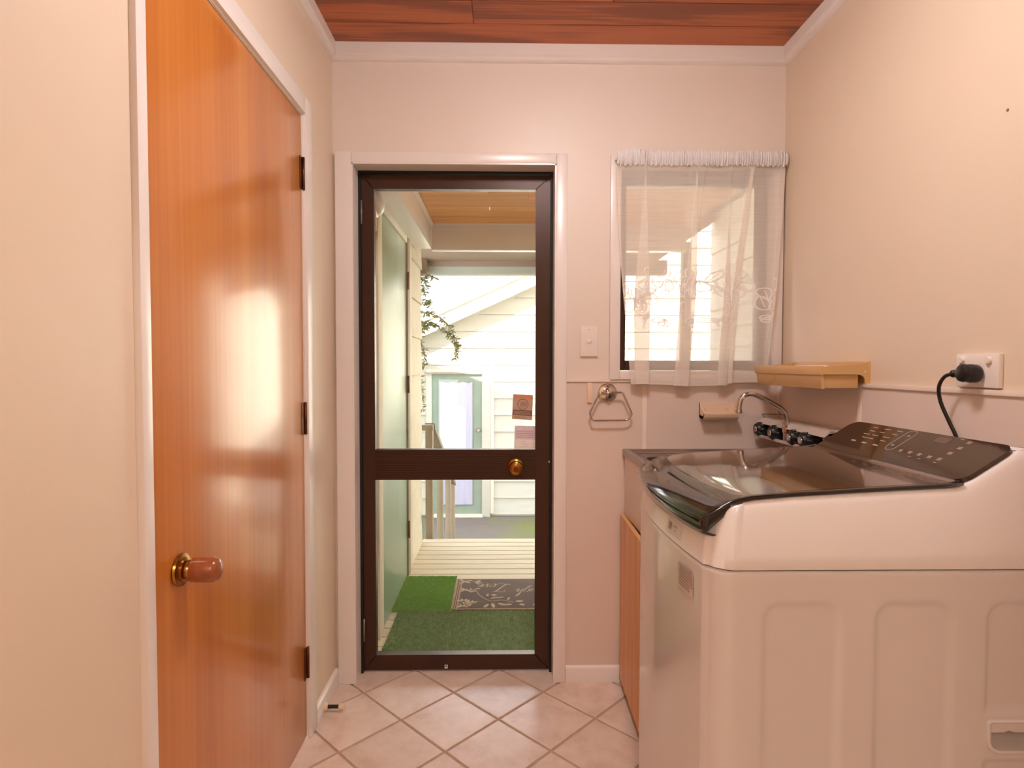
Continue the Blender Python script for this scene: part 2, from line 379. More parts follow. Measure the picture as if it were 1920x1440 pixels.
# ------------------------------------------------------------------ room: ceiling planks
ceil = st(box('ceiling', XL - .05, YF - .04, H + .012, XR + .05, 2.36, H + .06, M['plank']), 'dark red-brown timber plank ceiling', 'ceiling')
edges = [2.225]
while edges[-1] > YF: edges.append(edges[-1] - .1305)
cuts = {0: [], 1: [-.10], 2: [.36], 3: [-.3], 4: [.55], 5: [0], 6: [.7], 7: [-.2], 8: [.3]}
for k in range(len(edges) - 1):
    xs = [XL] + cuts.get(k, [random.uniform(-.4, .8)]) + [XR]
    for a, c in zip(xs, xs[1:]):
        b = bmesh.new(); w = c - a - .002; d = .1305 - .0025
        abox(b, -w / 2, -d / 2, 0, w / 2, d / 2, .014, .0015)
        fin('plank', b, M['plank'], ceil, loc=((a + c) / 2, edges[k] - .0652, H))

# ------------------------------------------------------------------ room: walls
DX0, DX1, DZ = -.556, .199, 1.96     # back door opening
WX0, WX1, WZ0, WZ1 = .442, 1.022, 1.190, 1.960   # window opening
YO = 2.36
def multi(name, boxes, m, parent=None, bev=0, **kw):
    b = bmesh.new()
    for q in boxes: abox(b, *q, bev)
    return fin(name, b, m, parent, angle=R_(35) if bev else None, **kw)
wall_back = st(multi('wall_back', [(XL - .1, YB, 0, DX0, YO, H + .01), (DX0, YB, DZ, DX1, YO, H + .01), (DX1, YB, 0, WX0, YO, H + .01),
    (WX0, YB, 0, WX1, YO, WZ0), (WX0, YB, WZ1, WX1, YO, H + .01), (WX1, YB, 0, XR + .1, YO, H + .01)], M['wallback']), 'cream painted end wall holding the glazed door and curtained window', 'wall')
LY0, LY1, LZ = 1.066, 1.893, 1.996
wall_left = st(multi('wall_left', [(XL - .1, YF - .1, 0, XL, LY0, H + .01), (XL - .1, LY0, LZ, XL, LY1, H + .01), (XL - .1, LY1, 0, XL, YB, H + .01)], M['wall']),
    'cream painted left wall around the orange timber door', 'wall')
wall_right = st(multi('wall_right', [(XR, YF - .1, 0, XR + .1, YB, H + .01)], M['wall']), 'cream painted right wall above the washing machine', 'wall')
wall_front = st(multi('wall_front', [(XL - .1, YF - .1, 0, -.42, YF, H + .01), (.42, YF - .1, 0, XR + .1, YF, H + .01), (-.42, YF - .1, 2.0, .42, YF, H + .01)], M['wall']),
    'cream wall with the open doorway the room is seen from', 'wall')
wall_hall = st(multi('wall_hall', [(-1.3, YF - 2.0, 0, -1.2, YF - .1, H + .01), (1.2, YF - 2.0, 0, 1.3, YF - .1, H + .01), (-1.3, YF - 2.1, 0, 1.3, YF - 2.0, H + .01), (-1.3, YF - .1, 0, XL - .1, YF, H + .01), (XR + .1, YF - .1, 0, 1.3, YF, H + .01)], M['wall']),
    'cream hallway wall beyond the open doorway', 'wall')
st(box('floor_hall', -1.25, YF - 2.05, -.05, 1.25, YF - .12, -.001, M['tile']), 'pale hallway floor beyond the open doorway', 'floor')
st(box('ceiling_hall', -1.3, YF - 2.1, H, 1.3, YF - .05, H + .06, M['white']), 'white hallway ceiling beyond the open doorway', 'ceiling')
# lining panels with joint strips (back and right walls)
LZT = 1.150
for (a, c) in ((.243, .532), (.548, 1.046)):
    box('lining_panel', a, 2.2315, .0, c, YB, LZT, M['lining'], wall_back)
box('joint_strip', .532, 2.2285, .0, .548, YB, LZT, M['strip'], wall_back, .001)
box('joint_strip', 1.046, 2.2285, .0, 1.0625, YB, LZT, M['strip'], wall_back, .001)
box('cap_strip', .243, 2.226, LZT, 1.0625, YB, LZT + .012, M['strip'], wall_back, .0015)
for (a, c) in ((.60, 1.722), (1.738, 2.226)):
    box('lining_panel', 1.058, a, .0, XR, c, LZT, M['lining'], wall_right)
box('joint_strip', 1.055, 1.722, .0, XR, 1.738, LZT, M['strip'], wall_right, .001)
box('cap_strip', 1.0525, .60, LZT, XR, 2.226, LZT + .012, M['strip'], wall_right, .0015)
# scuff / filled screw holes on the right wall
box('wall_plug', 1.060, 1.242, 1.748, XR + .002, 1.247, 1.754, M['nail'], wall_right, .002)
# cornices
cp_ = [(0, 0), (.020, 0), (.020, -.040), (.014, -.046), (.014, -.056), (.008, -.062), (0, -.064)]
st(prism('trim_1', [(YB - p[0], H + p[1]) for p in cp_], 'x', XL, XR, M['white']), 'white moulding where the end wall meets the ceiling', 'trim')
st(prism('trim_2', [(XL + p[0], H + p[1]) for p in cp_], 'y', YF, YB - .02, M['white']), 'white moulding where the left wall meets the ceiling', 'trim')
st(prism('trim_3', [(XR - p[0], H + p[1]) for p in cp_], 'y', YF, YB - .02, M['white']), 'white moulding where the right wall meets the ceiling', 'trim')
st(prism('trim_4', [(YF + p[0], H + p[1]) for p in cp_], 'x', XL, XR, M['white']), 'white moulding above the open doorway', 'trim')
# baseboards
bp_ = lambda s, w: [(w, 0), (w + s * .014, 0), (w + s * .014, .052), (w + s * .010, .060), (w + s * .004, .064), (w, .064)]
st(prism('baseboard_back', [(y, z) for y, z in bp_(-1, YB)], 'x', .2435, .478, M['white']), 'short white baseboard between back door and laundry tub', 'baseboard')
st(prism('baseboard_left', bp_(1, XL), 'y', 1.962, 2.2235, M['white']), 'short white baseboard beside the orange timber door', 'baseboard')
st(prism('baseboard_right', bp_(-1, XR), 'y', YF, 2.21, M['white']), 'white baseboard behind the washing machine', 'baseboard')
# casings
t5 = thing('trim_5', 'white casing around the glazed back door', 'casing', kind='structure')
b = bmesh.new()
def cas(name, x0, z0, x1, z1, y0, y1, par, bev=.004): return box(name, x0, y0, z0, x1, y1 + .012, z1, M['white'], par, bev)
cas('jamb_casing', -.620, 0, -.558, 2.001, 2.220, YB, t5); cas('jamb_casing', .201, 0, .243, 2.001, 2.220, YB, t5); cas('head_casing', -.558, 1.962, .201, 2.001, 2.220, YB, t5)
for q in ((-.562, 2.222, 0, -.553, 2.318, 1.962), (.196, 2.222, 0, .205, 2.318, 1.962), (-.562, 2.222, 1.957, .205, 2.318, 1.966)):
    box('reveal', *q, M['white'], t5)
t6 = thing('trim_6', 'white casing around the orange timber door', 'casing', kind='structure')
def casl(name, y0, z0, y1, z1): return box(name, XL - .012, y0, z0, XL + .013, y1, z1, M['white'], t6, .004)
casl('jamb_casing', 1.028, 0, 1.058, 2.056); casl('jamb_casing', 1.900, 0, 1.960, 2.056); casl('head_casing', 1.058, 2.002, 1.900, 2.056)
box('reveal', XL - .1, 1.0575, 0, XL + .003, 1.0665, 2.0, M['white'], t6); box('reveal', XL - .1, 1.8945, 0, XL + .003, 1.902, 2.0, M['white'], t6); box('reveal', XL - .1, 1.0575, 1.998, XL + .003, 1.902, 2.006, M['white'], t6)
t7 = thing('trim_7', 'white casing around the open doorway behind the viewer', 'casing', kind='structure')
for q in ((-.47, 0, -.42, 2.05), (.42, 0, .47, 2.05), (-.42, 2.0, .42, 2.05)): box('casing_board', q[0], YF, q[1], q[2], YF + .014, q[3], M['white'], t7, .004)

# ------------------------------------------------------------------ door_1: orange veneer door in the left wall
d1 = thing('door_1', 'orange varnished flush timber door in the left wall', 'door', kind='structure')
box('leaf', XL - .040, LY0 + .003, .012, XL - .001, LY1 - .002, LZ - .003, M['veneer'], d1, .001)
kn = lathe('doorknob', [(0, .030), (.004, .0325), (.008, .031), (.010, .024), (.016, .024), (.018, .019), (.024, .019), (.027, .0165), (.034, .0165)], (XL - .001, 1.158, .812), (1, 0, 0), M['brass'], d1)
lathe('wooden_grip', [(.026, .018), (.028, .0235), (.040, .0240), (.060, .0245), (.070, .0235), (.077, .020), (.081, .012), (.082, .002)], (XL - .001, 1.158, .812), (1, 0, 0), M['knobwood'], kn)
for z in (1.815, 1.043, .252):
    hg = box('hinge', XL - .0005, 1.873, z - .05, XL + .0015, 1.893, z + .05, M['antique'], d1, label='bronze butt hinge')
    pv, pf = tube_v([(XL + .004, 1.8965, z - .051), (XL + .004, 1.8965, z + .051)], .0045, 10)
    mesh('pin', pv, pf, M['antique'], hg, True)
setloc(d1, (XL, 1.486, 0))

# ------------------------------------------------------------------ door_2: brown aluminium glazed door
d2 = thing('door_2', 'dark brown aluminium back door with two clear glass panes', 'door', kind='structure')
multi('frame', [(DX0 + .001, 2.300, 0, DX0 + .012, 2.356, DZ - .001), (DX1 - .012, 2.300, 0, DX1 - .001, 2.356, DZ - .001), (DX0 + .012, 2.300, DZ - .012, DX1 - .012, 2.356, DZ - .001)], M['black'], d2)
ys0, ys1 = 2.312, 2.350
lx0, lx1, ix0, ix1 = -.5425, .1855, -.4965, .1315
def bar(name, x0, z0, x1, z1, **k): return box(name, x0, ys0, z0, x1, ys1, z1, M['brown_alu'], d2, .0015, **k)
def mitre(name, poly): return prism(name, poly, 'y', ys0, ys1, M['brown_alu'], d2, .0012)
zt, zb, izt, izb = 1.944, .008, 1.893, .066
mitre('stile', [(lx0, zb), (ix0, izb), (ix0, izt), (lx0, zt)]); mitre('stile', [(lx1, zb), (lx1, zt), (ix1, izt), (ix1, izb)])
mitre('top_rail', [(lx0, zt), (ix0, izt), (ix1, izt), (lx1, zt)]); mitre('bottom_rail', [(lx0, zb), (lx1, zb), (ix1, izb), (ix0, izb)])
# middle rail with fine ribs
prof = [(ys1, .763)]
zz = .763
prof += [(ys0 + .001, .763)]
for k in range(16):
    z0 = .767 + k * .0070; prof += [(ys0, z0), (ys0, z0 + .0045), (ys0 + .0018, z0 + .0050), (ys0 + .0018, z0 + .0066)]
prof += [(ys0 + .001, .882), (ys1, .882)]
mid = prism('middle_rail', prof, 'x', ix0, ix1, M['brown_alu'], d2, label='ribbed middle rail')
for (z0, z1) in ((.064, .765), (.880, 1.895)): box('pane', ix0 - .003, 2.330, z0, ix1 + .003, 2.334, z1, M['glass'], d2)
kb = lathe('knob', [(0, .030), (.003, .032), (.008, .030), (.012, .020), (.020, .015), (.030, .015), (.036, .024), (.048, .0275), (.058, .025), (.063, .017), (.0635, .012)], (.054, ys0, .817), (0, -1, 0), M['brass'], d2, label='worn brass knob')
lathe('keyhole', [(.0600, .0105), (.0645, .0105), (.0645, .004)], (.054, ys0, .815), (0, -1, 0), M['antique'], kb)
for (x, z) in ((lx0 + .016, zt - .020), (lx1 - .014, zt - .020), (lx0 + .016, zb + .020), (lx1 - .014, zb + .020)):
    lathe('screw', [(0, .003), (.0015, .0028)], (x, ys0, z), (0, -1, 0), M['black'], d2)
lt = box('latch_plate', -.2265, ys0 - .003, .013, -.2145, ys0 + .001, .0265, M['whiteplastic'], d2, .001, label='small white latch plate')
lathe('slot', [(0, .003), (.001, .0028)], (-.2205, ys0 - .003, .0225), (0, -1, 0), M['black'], lt)
for z in (1.80, .17):
    mesh('hinge', *tube_v([(DX0 + .0145, 2.305, z - .045), (DX0 + .0145, 2.305, z + .045)], .004, 10), M['nail'], d2, True)
lathe('strike', [(0, .005), (.004, .004)], (DX1 - .014, 2.309, .835), (0, -1, 0), M['chrome'], d2)
box('sill', DX0, 2.333, -.026, DX1, 2.405, -.004, M['nail'], d2)
setloc(d2, (-.178, 2.33, 0))

# stickers on the inside of the upper pane
GY = 2.3296
st1 = thing('notice_card', 'brown notice card with a round emblem stuck on the door glass', 'sticker')
def quad(name, pts, y, th, m, par, **k): return prism(name, pts, 'y', y - th, y, m, par, **k)
def ip(cs, u, v):   # point on a sheared card, corners tl tr br bl
    a = [cs[0][i] + (cs[1][i] - cs[0][i]) * u for i in (0, 1)]; c = [cs[3][i] + (cs[2][i] - cs[3][i]) * u for i in (0, 1)]
    return (a[0] + (c[0] - a[0]) * v, a[1] + (c[1] - a[1]) * v)
cs = [(.0435, 1.100), (.1225, 1.0955), (.1180, .9965), (.0390, 1.0010)]
quad('card', cs, GY, .0006, M['cardbrown'], st1)
quad('header_band', [ip(cs, 0.02, .01), ip(cs, .98, .01), ip(cs, .98, .17), ip(cs, .02, .15)], GY - .0006, .0002, M['cardorange'], st1)
quad('text_band', [ip(cs, 0.02, .62), ip(cs, .98, .62), ip(cs, .98, .85), ip(cs, .02, .83)], GY - .0006, .0002, M['carddark'], st1)
for v in (.67, .72, .77): quad('text_line', [ip(cs, .08, v), ip(cs, .9, v), ip(cs, .9, v + .015), ip(cs, .08, v + .015)], GY - .0008, .0001, M['cardbrown'], st1)
for v in (.89, .94): quad('text_line', [ip(cs, .12, v), ip(cs, .72, v), ip(cs, .72, v + .012), ip(cs, .12, v + .012)], GY - .0006, .0001, M['carddark'], st1)
ec = ip(cs, .51, .39)
tv, tf = tube_v([(ec[0] + .0205 * math.cos(a), GY - .0007, ec[1] + .0205 * math.sin(a)) for a in [2 * PI * k / 32 for k in range(32)]], .0013, 6, closed=True)
em = mesh('emblem', tv, tf, M['carddark'], st1)
for dx, h0, h1 in ((-.010, -.012, .006), (-.005, -.006, .013), (0, -.015, .010), (.004, -.008, .013), (.009, -.010, .008), (.014, -.004, .006)):
    quad('stroke', [(ec[0] + dx - .001, ec[1] + h0), (ec[0] + dx + .001, ec[1] + h0), (ec[0] + dx + .0022, ec[1] + h1), (ec[0] + dx + .0004, ec[1] + h1)], GY - .0006, .0002, M['carddark'], em)
setloc(st1, (.08, 2.33, .997))
def text(name, s, size, m, parent, matw, ext=.0002, shear=0, **kw):
    cu = bpy.data.curves.new(name, 'FONT'); cu.body = s; cu.size = size; cu.extrude = ext; cu.shear = shear; cu.align_x = 'CENTER'; cu.align_y = 'CENTER'; cu.resolution_u = 3
    t = bpy.data.objects.new('tmp_text', cu); C.objects.link(t)
    dg = bpy.context.evaluated_depsgraph_get(); me = bpy.data.meshes.new_from_object(t.evaluated_get(dg)); bpy.data.objects.remove(t)
    me.transform(matw); me.materials.clear(); me.materials.append(m)
    o = bpy.data.objects.new(name, me); return link(o, parent, **kw)
st2 = thing('delivery_card', 'pale mauve deliveries card stuck on the door glass below the brown notice', 'sticker')
c2 = [(.0505, .9745), (.1310, .9725), (.1310, .8835), (.0475, .8835)]
quad('card', c2, GY, .0006, M['cardcream'], st2)
quad('header_panel', [ip(c2, 0.0, .0), ip(c2, 1, .0), ip(c2, 1, .60), ip(c2, .0, .58)], GY - .0006, .0002, M['cardmauve'], st2)
RX = Matrix.Rotation(PI / 2, 4, 'X')
text('lettering', 'DELIVERIES', .0135, M['cardcream'], st2, Matrix.Translation((.091, GY - .0010, .9625)) @ RX)
for v in (.24, .32, .40, .48): quad('text_line', [ip(c2, .1, v), ip(c2, .9, v), ip(c2, .9, v + .02), ip(c2, .1, v + .02)], GY - .0008, .0001, M['sticker_grey'], st2)
for v, a, c in ((.68, .32, .58), (.78, .34, .70), (.88, .40, .66)): quad('text_line', [ip(c2, a, v), ip(c2, c, v), ip(c2, c, v + .03), ip(c2, a, v + .03)], GY - .0006, .0001, M['cardmauve'], st2)
setloc(st2, (.09, 2.33, .884))

# ------------------------------------------------------------------ window_1
w1 = thing('window_1', 'dark brown aluminium window in a white casing beside the back door', 'window', kind='structure')
for q in ((.404, 1.160, .442, 1.997), (1.022, 1.160, 1.056, 1.997), (.442, 1.960, 1.022, 1.997), (.442, 1.160, 1.022, 1.190)):
    box('casing', q[0], 2.220, q[1], q[2], YB - .0001, q[3], M['white'], w1, .003)
for q in ((.437, 2.224, 1.186, .4435, 2.290, 1.9645), (1.0205, 2.224, 1.186, 1.027, 2.290, 1.9645), (.4435, 2.224, 1.9585, 1.0205, 2.290, 1.9645), (.4435, 2.224, 1.186, 1.0205, 2.290, 1.1925)):
    box('reveal', *q, M['white'], w1)
fy0, fy1 = 2.285, 2.335
for q in ((.444, 1.193, .476, 1.958), (.990, 1.193, 1.020, 1.958)): box('stile', q[0], fy0, q[1], q[2], fy1, q[3], M['brown_alu'], w1, .002)
for q in ((.476, 1.906, .990, 1.958), (.476, 1.193, .990, 1.232)): box('rail', q[0], fy0, q[1], q[2], fy1, q[3], M['brown_alu'], w1, .002)
box('pane', .473, 2.308, 1.229, .993, 2.312, 1.909, M['glass'], w1)
setloc(w1, (.73, 2.26, 1.16))

# lace curtain
cu = thing('lace_curtain', 'sheer white lace curtain with leaf embroidery gathered on a rod over the window', 'curtain')
mesh('rod', *tube_v([(.418, 2.196, 1.972), (1.052, 2.196, 1.972)], .0045, 10), M['whiteplastic'], cu, True)
for x in (.421, 1.049): mesh('hook', *tube_v([(x, 2.219, 1.972), (x, 2.196, 1.972)], .003, 8), M['nail'], cu, True)
rc = random.Random(11)
ph = [rc.uniform(0, 2 * PI) for _ in range(8)]
# panel map: s in 0..1 across the cloth, v 0 top .. 1 bottom
def cx_(s, v):
    top = .424 + .622 * s + .007 * math.sin(46 * s + ph[0]) + .004 * math.sin(91 * s + ph[1])
    bot = .452 + .505 * s
    fold = .034 * math.sin(21 * s + ph[2] + .9 * v) + .022 * math.sin(39 * s + ph[3] - .8 * v) + .014 * math.sin(67 * s + ph[4])
    k = min(1, v * 1.6) ** .7
    base = top * (1 - v) + bot * v
    return base + fold * (.25 + .75 * k)
def cy_(s, v):
    f = .007 * math.cos(21 * s + ph[2] + .9 * v) + .005 * math.cos(39 * s + ph[3] - .8 * v) + .002 * math.cos(67 * s + ph[4])
    return 2.196 + f * (.4 + .6 * v) + .002 * (s - .5)
ZT, ZB = 1.955, 1.142
def cz_(s, v): return ZT + (ZB - ZT) * v + (.006 * math.sin(7 * s + 1) + .007 * s - .004) * v
def cpt(s, v): return Vector((cx_(s, v), cy_(s, v), cz_(s, v)))
ns, nv = 340, 44
vs = [cpt(i / ns, j / nv) for j in range(nv + 1) for i in range(ns + 1)]
fs = [(j * (ns + 1) + i, j * (ns + 1) + i + 1, (j + 1) * (ns + 1) + i + 1, (j + 1) * (ns + 1) + i) for j in range(nv) for i in range(ns)]
def cloth(name, vs, fs, m, par):
    me = bpy.data.meshes.new(name); me.from_pydata([tuple(v) for v in vs], [], fs); me.materials.append(m); me.polygons.foreach_set('use_smooth', [True] * len(me.polygons))
    return link(bpy.data.objects.new(name, me), par)
cloth('net_panel', vs, fs, M['sheer'], cu)
# hem: a doubled strip
vs = [cpt(i / ns, v) + Vector((0, -.0012, 0)) for v in (.955, .98, 1.0) for i in range(ns + 1)]
fs = [(j * (ns + 1) + i, j * (ns + 1) + i + 1, (j + 1) * (ns + 1) + i + 1, (j + 1) * (ns + 1) + i) for j in range(2) for i in range(ns)]
cloth('hem', vs, fs, M['sheer'], cu)
# ruffled header around the rod
vs = []; fs = []; nh = 420; rows = 9
for j in range(rows):
    t = j / (rows - 1)
    for i in range(nh + 1):
        s = i / nh; x = .420 + .632 * s
        amp = .0035 + .004 * abs(t - .45)
        y = 2.190 - .006 * math.sin(PI * t) + amp * math.sin(i * 1.25 + 2.2 * math.sin(i * .13) + t * 1.5)
        z = 2.000 - .052 * t + (.010 * math.exp(-((s - .10) / .05) ** 2) + .004 * math.sin(i * .9) * math.sin(i * .17)) * (1 - t) + .004 * math.sin(i * .5 + 1) * t
        vs.append((x + .002 * math.sin(i * 1.9 + t * 3), y, z))
fs = [(j * (nh + 1) + i, j * (nh + 1) + i + 1, (j + 1) * (nh + 1) + i + 1, (j + 1) * (nh + 1) + i) for j in range(rows - 1) for i in range(nh)]
cloth('gathered_header', vs, fs, M['header'], cu)
# leaf embroidery in a band, laid on the cloth surface
vs = []; fs = []
def ribbon(path, w, closed=False):
    n0 = len(vs); k = len(path)
    for i, (s, v) in enumerate(path):
        a = path[(i + 1) % k] if (closed or i < k - 1) else path[i]; c = path[i - 1] if (closed or i > 0) else path[i]
        dx, dz = (a[0] - c[0]) * .85, (a[1] - c[1]) * .8; l = math.hypot(dx, dz) or 1
        ox, oz = -dz / l * w, dx / l * w
        for sg in (-1, 1):
            p = cpt(min(max(s + sg * ox / .85, 0), 1), min(max(v + sg * oz / .8, 0), 1)); vs.append(p + Vector((0, -.0016, 0)))
    for i in range(k if closed else k - 1):
        j = (i + 1) % k; fs.append((n0 + 2 * i, n0 + 2 * i + 1, n0 + 2 * j + 1, n0 + 2 * j))
def leafloop(s, v, a, l, w):
    P = []
    for k in range(14):
        t = 2 * PI * k / 14; x = l * .5 * (1 - math.cos(t)); y = w * math.sin(t) * (1 - .35 * math.cos(t))
        P.append((s + x * math.cos(a) - y * math.sin(a), v + x * math.sin(a) + y * math.cos(a)))
    ribbon(P, .0022, True)
    ribbon([(s, v), (s + l * .8 * math.cos(a), v + l * .8 * math.sin(a))], .0012)
rl = random.Random(4)
for rep in range(6):
    s0 = .02 + rep * .165
    stem = [(s0 + .16 * t, .57 + .05 * math.sin(t * 5 + rep)) for t in [k / 14 for k in range(15)]]
    ribbon(stem, .0014)
    for k in range(11):
        t = k / 10.5; ps, pv = s0 + .16 * t, .57 + .05 * math.sin(t * 5 + rep)
        a = rl.uniform(-1.9, -1.0) if k % 2 else rl.uniform(.9, 1.9)
        leafloop(ps, pv, a, rl.uniform(.045, .068), rl.uniform(.010, .016))
    for k in range(4): leafloop(s0 + .10, .70, rl.uniform(0, 6.28), .036, .010)
cloth('leaf_embroidery', vs, fs, M['embroid'], cu)
setloc(cu, (.735, 2.196, 1.142))

# ------------------------------------------------------------------ small things on the back wall
sw = thing('light_switch', 'white single rocker light switch between back door and window', 'light switch')
box('plate', .2945, 2.2265, 1.2465, .3605, YB - .0002, 1.3595, M['whiteplastic'], sw, .0025)
lathe('rocker', [(0, .0085), (.003, .0085), (.005, .006)], (.3275, 2.2265, 1.303), (0, -1, 0), M['whiteplastic'], sw)
lathe('screw', [(0, .0018), (.0007, .0016)], (.3275, 2.2265, 1.347), (0, -1, 0), M['nail'], sw)
setloc(sw, (.3275, YB, 1.303))
tr = thing('towel_ring', 'chrome trapezoid towel ring on a round rose below the window corner', 'towel ring')
ros = lathe('rose', [(0, .036), (.004, .036), (.007, .033), (.008, .020), (.012, .010), (.020, .009), (.026, .011), (.032, .0105), (.034, .006)], (.398, 2.2312, 1.109), (0, -1, 0), M['chrome'], tr)
for z in (.026, -.026): lathe('screw', [(0, .003), (.0012, .0028)], (.398, 2.2245, 1.109 + z), (0, -1, 0), M['antique'], ros)
corners = [(.362, 1.109), (.450, 1.112), (.4865, 1.030), (.468, 1.0075), (.338, 1.006), (.3265, 1.034)]
pts = []
for i, p in enumerate(corners):
    a, c = Vector(corners[i - 1]), Vector(corners[(i + 1) % 6]); q = Vector(p); r = .009
    p0 = q + (a - q).normalized() * r; p1 = q + (c - q).normalized() * r
    for t in (0, .25, .5, .75, 1): w = p0 * (1 - t) ** 2 + q * 2 * t * (1 - t) + p1 * t * t; pts.append((w.x, 2.202, w.y))
tube('ring', pts, .0036, M['chrome'], tr, 10, True)
setloc(tr, (.398, 2.23, 1.109))
tag(box('cable_clip', .321, 2.2235, 1.072, .3395, 2.2314, 1.148, M['soap'], bev=.0015), 'small cream plastic strip on the lining left of the towel ring', 'wall clip')
sp = thing('soap_holder', 'cream plastic soap holder on the end wall under the window', 'soap holder')
b = bmesh.new()
prof = [(2.2314, 1.072), (2.2314, 1.018), (2.190, 1.010), (2.176, 1.020), (2.172, 1.034), (2.178, 1.034), (2.190, 1.022), (2.224, 1.026), (2.226, 1.072)]
prism('dish', prof, 'x', .748, .878, M['soap'], sp, .0012)
for x in (.748, .874): prism('end_cheek', [(2.2314, 1.072), (2.2314, 1.018), (2.190, 1.010), (2.172, 1.034), (2.215, 1.052), (2.2255, 1.072)], 'x', x, x + .004, M['soap'], sp)
for x in (.772, .852): lathe('cap', [(0, .007), (.003, .006)], (x, 2.226, 1.050), (0, -1, 0), M['soap'], sp)
setloc(sp, (.813, 2.23, 1.01))

# ------------------------------------------------------------------ beige shelf unit on the right wall
sh = thing('soap_shelf', 'beige plastic shelf with drop-front box on the right wall over the taps', 'shelf')
box('shelf_top', .922, 1.698, 1.196, XR, 2.135, 1.208, M['beige'], sh, .002)
box('front_rail', .918, 1.694, 1.186, .928, 2.139, 1.213, M['beige'], sh, .002)
for y in (1.694, 2.133):
    pr = [(.926, 1.188), (.926, 1.209), (1.0565, 1.222), (1.0565, 1.162), (1.050, 1.162)] + [(1.030 + .020 * math.cos(a), 1.168 + .020 * math.sin(a)) for a in [0, .4, .8, 1.2, 1.57]]
    prism('bracket', pr, 'y', y, y + .006, M['beige'], sh)
lathe('screw', [(0, .003), (.0012, .0028)], (1.050, 1.694, 1.196), (0, -1, 0), M['soap'], sh)
b = bmesh.new(); abox(b, .930, 1.702, 1.148, 1.034, 2.122, 1.195, .002)
fin('drop_box', b, M['beige'], sh, angle=.6)
for (a, c) in ((1.6985, 1.985), (1.9875, 2.130)):
    prism('front_flap', [(.921, 1.186), (.930, 1.186), (.934, 1.146), (.926, 1.146)], 'y', a, c, M['beige'], sh, .0008)
box('back_plate', XR - .006, 1.690, 1.160, XR, 2.139, 1.226, M['beige'], sh, .001)
setloc(sh, (XR, 1.91, 1.146))
tag(box('soap_bar', .955, 1.80, 1.2082, 1.000, 1.92, 1.2145, M['whiteplastic'], bev=.004), 'thin white soap bar lying on the beige shelf', 'soap')

# ------------------------------------------------------------------ taps
tp = thing('laundry_tap_set', 'wall mounted chrome swivel tap set with four black handles over the tub', 'tap')
mesh('pipe_body', *tube_v([(1.012, 1.80, .981), (1.012, 2.205, .981)], .015, 14), M['chrome'], tp, True)
box('top_plate', .976, 1.740, 1.013, 1.058, 2.205, 1.0185, M['alu'], tp, .0015)
prism('top_lip', [(.956, 1.000), (.959, .998), (.974, 1.010), (.990, 1.013), (.990, 1.018), (.974, 1.018)], 'y', 1.740, 2.205, M['alu'], tp)
box('back_flange', 1.050, 1.775, .945, 1.058, 2.215, 1.013, M['blackplastic'], tp, .001)
prism('bottom_tray', [(.948, .950), (.956, .946), (1.052, .946), (1.052, .953), (.958, .953), (.950, .960)], 'y', 1.82, 2.21, M['alu'], tp)
for k, y in enumerate((2.168, 2.052, 1.913, 1.838)):
    hd = lathe('handle', [(0, .010), (.012, .012), (.014, .023), (.020, .0245), (.045, .0235), (.060, .0215), (.064, .018)], (1.000, y, .979), (-1, 0, 0), M['blackplastic'], tp, label='black ribbed tap handle')
    for q in range(8):
        a = 2 * PI * q / 8; cy, cz = y + .0215 * math.cos(a), .979 + .0215 * math.sin(a)
        mesh('rib', *tube_v([(.984, cy, cz), (.945, cy, cz)], .0048, 6), M['blackplastic'], hd, True)
    lathe('cap', [(.0635, .012), (.066, .011)], (1.000, y, .979), (-1, 0, 0), M['chrome'], hd)
lathe('spout_body', [(0, .011), (.030, .012), (.032, .015), (.050, .015), (.052, .0125), (.062, .0125)], (.966, 1.988, .955), (0, 0, 1), M['chrome'], tp)
mesh('spout_link', *tube_v([(.966, 1.988, .981), (1.012, 1.988, .981)], .010, 12), M['chrome'], tp, True)
px = [(.966, 1.010), (.966, 1.030), (.955, 1.060), (.917, 1.085), (.880, 1.105), (.853, 1.116), (.830, 1.114), (.814, 1.098), (.809, 1.074), (.8075, 1.058)]
tube('spout', smoothpts([(x, 1.988 + (.966 - x) * .10, z) for x, z in px], 6), .0085, M['chrome'], tp, 14)
lathe('aerator', [(0, .0100), (.004, .0108), (.012, .0108), (.014, .008)], (.8075, 2.0039, 1.064), (0, 0, -1), M['chrome'], tp)
tube('wire_clip', [(.985, 2.20, 1.018), (.975, 2.20, 1.032), (1.012, 2.11, 1.038), (1.020, 2.10, 1.018)], .0012, M['blackplastic'], tp, 6)
setloc(tp, (1.05, 1.99, .948))

# ------------------------------------------------------------------ laundry tub
tb = thing('laundry_tub', 'stainless steel laundry tub on a white cabinet with a pine door in the corner', 'laundry tub')
tx0, tx1, ty0, ty1, tz = .456, 1.054, 1.700, 2.2275, .897
def ringloft(name, rings, m, par, closed_bottom=True, angle=R_(40)):
    n = len(rings[0]); vs = [p for r in rings for p in r]; fs = []
    for i in range(len(rings) - 1):
        for j in range(n): fs.append((i * n + j, i * n + (j + 1) % n, (i + 1) * n + (j + 1) % n, (i + 1) * n + j))
    if closed_bottom: fs.append(tuple((len(rings) - 1) * n + j for j in range(n)))
    b = bmesh.new(); me = bpy.data.meshes.new('t'); me.from_pydata([tuple(v) for v in vs], [], fs); b.from_mesh(me)
    return fin(name, b, m, par, angle=angle)
def rect3(x0, y0, x1, y1, r, z, n=5): return [(x, y, z) for x, y in rr2(x0, y0, x1, y1, r, n)]
i_ = lambda d, r, z: rect3(tx0 + d, ty0 + d, tx1 - d, ty1 - d, r, z)
